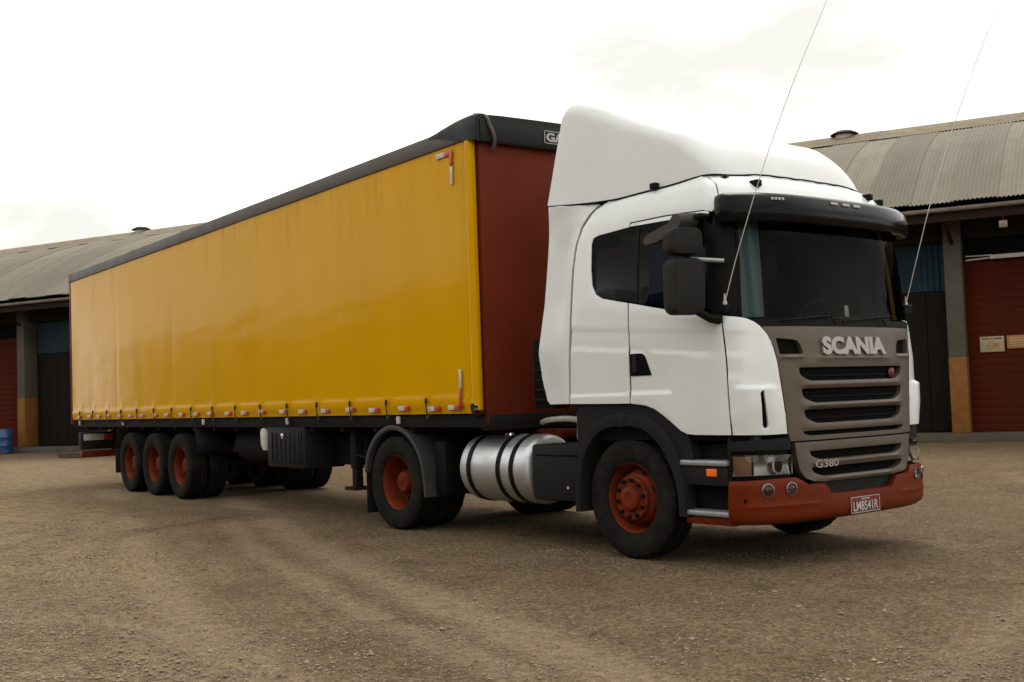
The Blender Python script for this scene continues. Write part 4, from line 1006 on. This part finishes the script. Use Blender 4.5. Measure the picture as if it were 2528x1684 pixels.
# ---- chassis
for y in (-.40, .40): MB().box(-4.7, 1.15, YC+y-.04, YC+y+.04, .74, 1.0, .01).build('chassis_rail', M_chas2, T)
MB().box(-.55, .95, -.75, .79, .55, 1.10, .03).build('engine_block', M_chas2, T)
MB().box(-1.8, -.55, -.42, .46, .62, 1.02, .03).build('gearbox', M_chas2, T)
MB().box(1.0, 1.3, -1.05, 1.09, .42, 1.0, .02).build('front_crossmember', M_chas2, T)
MB().lathe([(0, 1.13), (.5, 1.13), (.52, 1.15), (.52, 1.19), (.45, 1.21), (0, 1.21)], 'z', c=(KX, YC, 0), seg=32).box(KX-.3, KX+.3, -.42, .46, 1.0, 1.14, .01).build('fifth_wheel', M_chas2, T)
MB().box(-1.48, -1.18, -1.02, -.80, 1.30, 1.98, .03).build('air_intake', M_black, T)
for i in range(6): MB().box(-1.49, -1.17, -1.03, -.79, 1.38+i*.095, 1.40+i*.095, .004).build('intake_rib', M_plast, T)
MB().tube(spline([(-.72, -.95, 1.16), (-1.0, -.98, 1.20), (-1.4, -.9, 1.19), (-1.75, -.7, 1.16)]), .028, 8).build('cable_trunk', M_tube, T)
for k, yy in enumerate((-.25, -.1, .08)):
    MB().tube(spline([(-.7, yy, 2.0), (-1.0, yy, 1.55), (-1.35, yy-.05, 1.35), (-1.7, yy, 1.7), (-1.86, yy, 1.75)]), .014, 6).build('air_hose', (M_bump, M_black, M_black)[k], T)
MB().box(-2.9, -1.3, -.36, .40, 1.0, 1.03).build('catwalk', M_step, T)
for x0, x1, y0, z0 in ((-2.55, -2.15, -.62, 1.02), (-1.95, -1.5, -.66, 1.0)): MB().box(x0, x1, y0, y0+.22, z0, z0+.09, .02).build('air_valve_bracket', M_rim, T)

# ------------------------------------------------------------------ trailer (local x = x - kingpin)
C = empty('curtain_trailer', (KX, 0, 0), TH)
tag(C, 'long three axle semi trailer with yellow tarpaulin sides and brick red front wall', 'trailer')
def X(x): return x-KX
XF, XR, ZB, ZT, HY = -1.85, -16.30, 1.275, 4.04, 1.30
def curtain(sg):
    nx_, nz_ = 300, 46; rows = []
    posts = [XR+.05+i*(XF-XR-.2)/5 for i in range(6)]
    for j in range(nz_+1):
        z = ZB+(ZT-ZB)*j/nz_; row = []
        for i in range(nx_+1):
            x = XR+.02+(XF-.02-XR-.02)*i/nx_
            d = .012*noise.noise((x*.35, z*.5, 1+sg))+.0018*noise.noise((x*2.2, z*.7, 4))+.0022*noise.noise((x*1.3, z*4.5, 7))
            pd = min(abs(x-p) for p in posts); d -= .0014*math.exp(-(pd/.07)**2)
            # horizontal fold lines, sagging welded seams
            zl = 2.62+.05*noise.noise((x*.6, 0, 3)); d += .004*math.exp(-((z-zl)/.02)**2)*(.5+noise.noise((x*.9, 2, 2)))
            # pulled in between straps, hem lip at the bottom
            sx = ((x+2.833) % .856)/.856; pull = math.exp(-((min(sx, 1-sx)*.856)/.10)**2)
            d += .024*math.exp(-((z-1.388)/.02)**2)*(1-.75*pull)-.022*(1-ss(1.285, 1.375, z))*1.0+.006*pull*math.exp(-((z-1.45)/.1)**2)
            d += .008*math.exp(-((z-1.31)/.018)**2)*(1-pull)
            edge = max(ss(.25, 0, x-XR), ss(.35, .1, XF-x)); d *= 1-.6*edge
            row.append((X(x), -sg*(HY+d), z))
        rows.append(row)
    return MB().grid(rows).build('curtain', M_yellow, C, smooth=180)
# heavier wear on this tarpaulin: streaks running down from the roof rail
nt = M_yellow.node_tree; N_, L_ = nt.nodes, nt.links; bs = N_['Principled BSDF']; lk = bs.inputs['Base Color'].links[0].from_socket
tcy = N_.new('ShaderNodeTexCoord'); mpy = N_.new('ShaderNodeMapping'); mpy.inputs['Scale'].default_value = (3.2, 1, .22); L_.new(tcy.outputs['Object'], mpy.inputs[0])
ny = N_.new('ShaderNodeTexNoise'); ny.inputs['Scale'].default_value = 2.2; ny.inputs['Detail'].default_value = 7; ny.inputs['Roughness'].default_value = .7; L_.new(mpy.outputs[0], ny.inputs[0])
ry = N_.new('ShaderNodeMapRange'); ry.inputs['From Min'].default_value = .54; ry.inputs['From Max'].default_value = .74; L_.new(ny.outputs[0], ry.inputs[0])
sy = N_.new('ShaderNodeSeparateXYZ'); L_.new(tcy.outputs['Object'], sy.inputs[0]); hy = N_.new('ShaderNodeMapRange'); hy.inputs['From Min'].default_value = 3.2; hy.inputs['From Max'].default_value = 4.0; hy.inputs['To Max'].default_value = .85; L_.new(sy.outputs['Z'], hy.inputs[0])
my = N_.new('ShaderNodeMath'); my.operation = 'MULTIPLY'; L_.new(ry.outputs[0], my.inputs[0]); L_.new(hy.outputs[0], my.inputs[1])
xy = N_.new('ShaderNodeMixRGB'); xy.inputs[2].default_value = (.26, .13, .004, 1); L_.new(my.outputs[0], xy.inputs[0]); L_.new(lk, xy.inputs[1]); L_.new(xy.outputs[0], bs.inputs['Base Color'])
cu_r = curtain(1); cu_l = curtain(-1)
# front edge pole wrapped by the tarpaulin
for sg in (1, -1):
    MB().tube([(X(-1.93), -sg*1.285, 1.31), (X(-1.93), -sg*1.285, 4.02)], .055, 14).build('tension_pole', M_yellow, C)
    MB().box(X(-2.02), X(-1.93), -sg*1.30-.008, -sg*1.30+.008, 1.32, 1.42, .004).build('tarp_tab', M_yellow, C)
    t_ = MB().lathe([(.045, -.03), (.045, .02), (.03, .03), (0, .03)], 'y', c=(X(-1.93), -sg*1.32, 1.335), seg=16).build('tensioner', M_chrome, C)
    MB().box(X(-2.02), X(-1.86), -sg*1.28-.03, -sg*1.28+.03, 1.26, 1.31, .006).build('tensioner_housing', M_chassis, C)
# front wall, rear frame, roof
fw = MB().box(X(-1.98), X(-1.84), -1.23, 1.23, 1.16, 4.10, .012).build('front_wall', M_red, C)
MB().box(X(-1.99), X(-1.825), -1.22, 1.22, 1.10, 1.26, .02).build('front_sill', M_chas2, C)
MB().box(X(XR-.06), X(XR+.02), -1.29, 1.29, 1.18, 4.15, .012).build('rear_frame', M_red, C)
for sg in (1, -1):
    MB().box(X(XR-.07), X(XR+.015), -sg*1.296-.01, -sg*1.296+.01, 1.2, 4.1, .004).build('corner_post', M_red, C)
    MB().box(X(XR-.05), X(XF-.03), -sg*1.30-.025, -sg*1.30+.03, 4.035, 4.20, .012).build('roof_rail', M_rail, C)
    MB().box(X(XR), X(XF), -sg*1.20-.04, -sg*1.20+.04, 1.13, 1.27, .01).build('side_rail', M_chas2, C)
rows = []
for i in range(60):
    x = XR-.04+(XF-.1-XR)*i/59; rows.append([(X(x), -1.29+2.58*k/12, 4.205+.05*math.sin(math.pi*k/12)+.008*noise.noise((x, k*.4, 0))) for k in range(13)])
MB().grid(rows).build('roof_tarpaulin', M_rooftarp, C)
# black front hood of the roof
rows = []
for x, zt, zb, ex in ((-2.70, 4.215, 4.19, 0), (-2.62, 4.225, 4.16, .025), (-2.45, 4.25, 4.145, .03), (-2.2, 4.275, 4.08, .032), (-2.0, 4.285, 4.03, .034), (-1.85, 4.285, 4.01, .034), (-1.78, 4.275, 4.005, .02)):
    hy_ = 1.30+ex; rr = [(-hy_, zb), (-hy_-.004, zb+(zt-zb)*.5), (-hy_+.01, zt-.04), (-hy_+.05, zt-.008)]
    prof = [(y, z) for y, z in rr]+[(y_, zt+.012*math.sin(math.pi*(y_+1.2)/2.4)) for y_ in [-1.0+.25*k for k in range(9)]]+[(-y, z) for y, z in rr[::-1]]
    rows.append([(X(x), y, z) for y, z in prof])
hood = MB().grid(rows)
hood.add([p for p in rows[-1]]+[(X(-1.775), p[1]*.985, 3.995) for p in rows[-1]], [(i, i+1, i+1+len(rows[-1]), i+len(rows[-1])) for i in range(len(rows[-1])-1)])
ho = hood.build('roof_hood', M_cap, C, smooth=45, weld=True)
MB().box(X(-1.775), X(-1.765), -1.26, 1.26, 4.005, 4.225, .004).build('hood_face', M_cap, ho)
MB().tube(spline([(X(-1.95), -1.20, 4.30), (X(-1.78), -1.185, 4.255), (X(-1.742), -1.16, 4.16), (X(-1.735), -1.11, 4.03), (X(-1.79), -1.09, 3.93)]), .02, 6).build('tie_strap', M_rail, ho)
sgp = MB().box(X(-1.765), X(-1.758), -.455, .16, 4.05, 4.185, .002).build('maker_plate', M_cap, ho)
fr = MB()
for a0, a1, b0, b1 in ((-.455, .16, 4.05, 4.057), (-.455, .16, 4.178, 4.185), (-.455, -.448, 4.05, 4.185), (.153, .16, 4.05, 4.185)): fr.box(X(-1.760), X(-1.755), a0, a1, b0, b1)
fr.build('plate_frame', M_ptxt, sgp)
text('maker_lettering', 'GAI', .255, .095, lambda x, y: ((X(-1.757), -.432+x, 4.071+y), (1, 0, 0)), M_ptxt, sgp, depth=.003, bold=.04)
# straps and reflectors along the hem
def reflector(x, z, w, h, m_, sg, par, off=.012):
    o = MB().box(X(x), X(x+w), -sg*(HY+off)-.002, -sg*(HY+off)+.006, z, z+h, .001).build('reflector', m_, par); return o
sp0 = None
for sg in (1, -1):
    for i in range(16):
        x = -2.833-i*.856
        if x < XR+.3: break
        if sp0 is None:
            m_ = MB().tube([(0, -.030, 1.45), (0, -.034, 1.395), (0, -.028, 1.30), (0, -.0, 1.235), (0, .05, 1.20)], .008, 6)
            m_.box(-.013, .013, -.045, -.022, 1.385, 1.44, .005)
            m_.box(-.014, .014, -.022, .02, 1.22, 1.265, .005)
            sp0 = m_.build('strap', M_strap, C); sp0.location = (X(x), -sg*HY, 0)
        else:
            s_ = inst(sp0, C, (X(x)+random.uniform(-.01, .01), -sg*HY, 0), 0 if sg == 1 else math.pi)
    rx = -2.60; k = 0
    while rx > XR+.25:
        if sg == 1 or k % 3 == 0:
            o = .0
            dz_ = random.uniform(-.008, .008); reflector(rx-.24, 1.312+dz_, .125, .052, M_refw, sg, C, .008); reflector(rx-.112, 1.312+dz_, .105, .052, M_refr, sg, C, .008)
        rx -= .62+.06*math.sin(k*2.3); k += 1
    # corner chevrons
    reflector(-2.21, 1.34, .045, .19, M_refr, sg, C, .024); reflector(-2.21, 1.535, .045, .19, M_refw, sg, C, .02); reflector(-2.32, 1.315, .11, .05, M_refr, sg, C, .014); reflector(-2.44, 1.315, .115, .05, M_refw, sg, C, .013)
    reflector(-2.255, 3.82, .045, .165, M_refr, sg, C, .018); reflector(-2.255, 3.63, .045, .185, M_refw, sg, C, .018); reflector(-2.36, 3.935, .103, .05, M_refr, sg, C, .018); reflector(-2.52, 3.935, .158, .05, M_refw, sg, C, .018)
# ---- underframe
for y in (-.48, .48):
    MB().box(X(-16.0), X(-5.2), y-.05, y+.05, .78, 1.14, .01).build('main_beam', M_chassis, C); MB().box(X(-5.3), X(-2.0), y-.05, y+.05, 1.02, 1.15, .01).build('neck_beam', M_chassis, C)
MB().box(X(-16.1), X(-1.9), -1.22, 1.22, 1.20, 1.28).build('floor', M_chassis, C)
for i in range(16): MB().box(X(-15.7+i*.82), X(-15.64+i*.82), -1.2, 1.2, 1.08, 1.19).build('cross_bearer', M_chassis, C)
AXX = [-10.50, -11.75, -13.0]
for x in AXX:
    for sg in (1, -1):
        wheel('rear', C, X(x), -1.10*sg, sg); wheel('inner', C, X(x), -.765*sg, sg)
    MB().tube([(X(x), -1.0, .51), (X(x), 1.0, .51)], .075, 10).build('axle', M_chas2, C)
    for y in (-.48, .48): MB().box(X(x-.07), X(x+.07), y-.06, y+.06, .5, .8, .01).build('spring_hanger', M_chassis, C)
for sg in (1, -1):
    y0, y1 = sorted((-1.25*sg, -.6*sg))
    rows = []
    def gp(th): return None
    arcp = [(-13.72, .75), (-13.68, .95), (-13.58, 1.08), (-13.44, 1.15)]; arcp2 = [(-9.98, 1.19), (-9.86, 1.15), (-9.76, 1.06), (-9.70, .92), (-9.67, .74)]
    for nm_, ap in (('mudguard', arcp), ('mudguard', arcp2)):
        MB().grid([[(X(x), y, z) for x, z in ap] for y in (y0, (y0+y1)/2, y1)]).build(nm_, M_flap, C).modifiers.new('s', 'SOLIDIFY').thickness = .012
    MB().box(X(-13.735), X(-13.715), y0, y1, .30, .80, .004).build('mudflap', M_flap, C)
    # landing gear, box, spare carrier
    yl = -1.0*sg
    MB().box(X(-5.07), X(-4.93), yl-.06, yl+.06, .62, 1.18, .012).box(X(-5.055), X(-4.945), yl-.048, yl+.048, .40, .62, .008).build('landing_leg', M_chas2, C)
    MB().box(X(-5.13), X(-4.87), yl-.12, yl+.12, .362, .402, .01).build('landing_foot', M_chas2, C)
MB().box(X(-5.04), X(-4.96), -.94, .94, .66, .72, .006).build('landing_cross_brace', M_chas2, C); MB().tube([(X(-5.0), -1.05, .80), (X(-4.2), -.9, .64), (X(-4.15), -.9, .64)], .018, 6).build('landing_crank', M_chas2, C)
tb = MB().box(X(-7.10), X(-5.95), -1.24, -.66, .60, 1.135, .02).build('tool_box', M_plast, C)
MB().box(X(-7.02), X(-6.03), -1.252, -1.24, .66, 1.09, .006).build('tool_box_door', M_plast, tb)
for k in range(7): MB().box(X(-6.93+k*.135), X(-6.90+k*.135), -1.262, -1.252, .68, 1.06, .003).build('door_rib', M_plast, tb)
MB().box(X(-6.60), X(-6.54), -1.27, -1.25, .98, 1.05, .008).build('tool_box_latch', M_chrome, tb)
MB().box(X(-5.93), X(-4.85), -.86, -.40, .64, 1.12, .03).build('pallet_box', M_black, C)
MB().lathe([(0, -.62), (.22, -.60), (.25, -.5), (.25, .5), (.22, .6), (0, .62)], 'x', c=(X(-8.35), -.72, .86), seg=24).build('air_reservoir', M_chas2, C)
MB().box(X(-9.1), X(-7.3), -.9, .9, .75, .82).build('air_tank_shelf', M_chassis, C)
MB().lathe([(0, .80), (.05, .82), (.075, .90), (.08, 1.05), (.07, 1.10), (.03, 1.13), (.028, 1.16), (0, 1.16)], 'z', c=(X(-7.26), -1.18, 0), seg=16).build('water_jug', M_bottle, C)
for x in (-3.5, -6.35, -9.3, -13.15, -15.85): MB().box(X(x-.03), X(x+.03), -1.30, -1.27, 1.17, 1.255, .01).build('side_lamp', M_refw, C)
# tail
MB().box(X(-15.98), X(-15.88), -1.24, 1.24, .53, .66, .01).build('underrun_bar', M_bump, C)
for y in (-.6, .6): MB().box(X(-15.97), X(-15.9), y-.05, y+.05, .66, 1.12).build('underrun_bracket', M_chassis, C)
lb = MB().box(X(-16.12), X(-15.90), -1.24, -.52, .68, 1.02, .02).build('tail_lamp_box', M_plast, C)
MB().box(X(-15.899), X(-15.892), -1.20, -.80, .86, .99, .002).build('lamp_sticker', M_refw, lb); MB().box(X(-15.899), X(-15.891), -.79, -.62, .86, .99, .002).build('lamp_sticker', M_refr, lb)
lb2 = MB().box(X(-16.12), X(-15.90), .52, 1.24, .68, 1.02, .02).build('tail_lamp_box', M_plast, C)
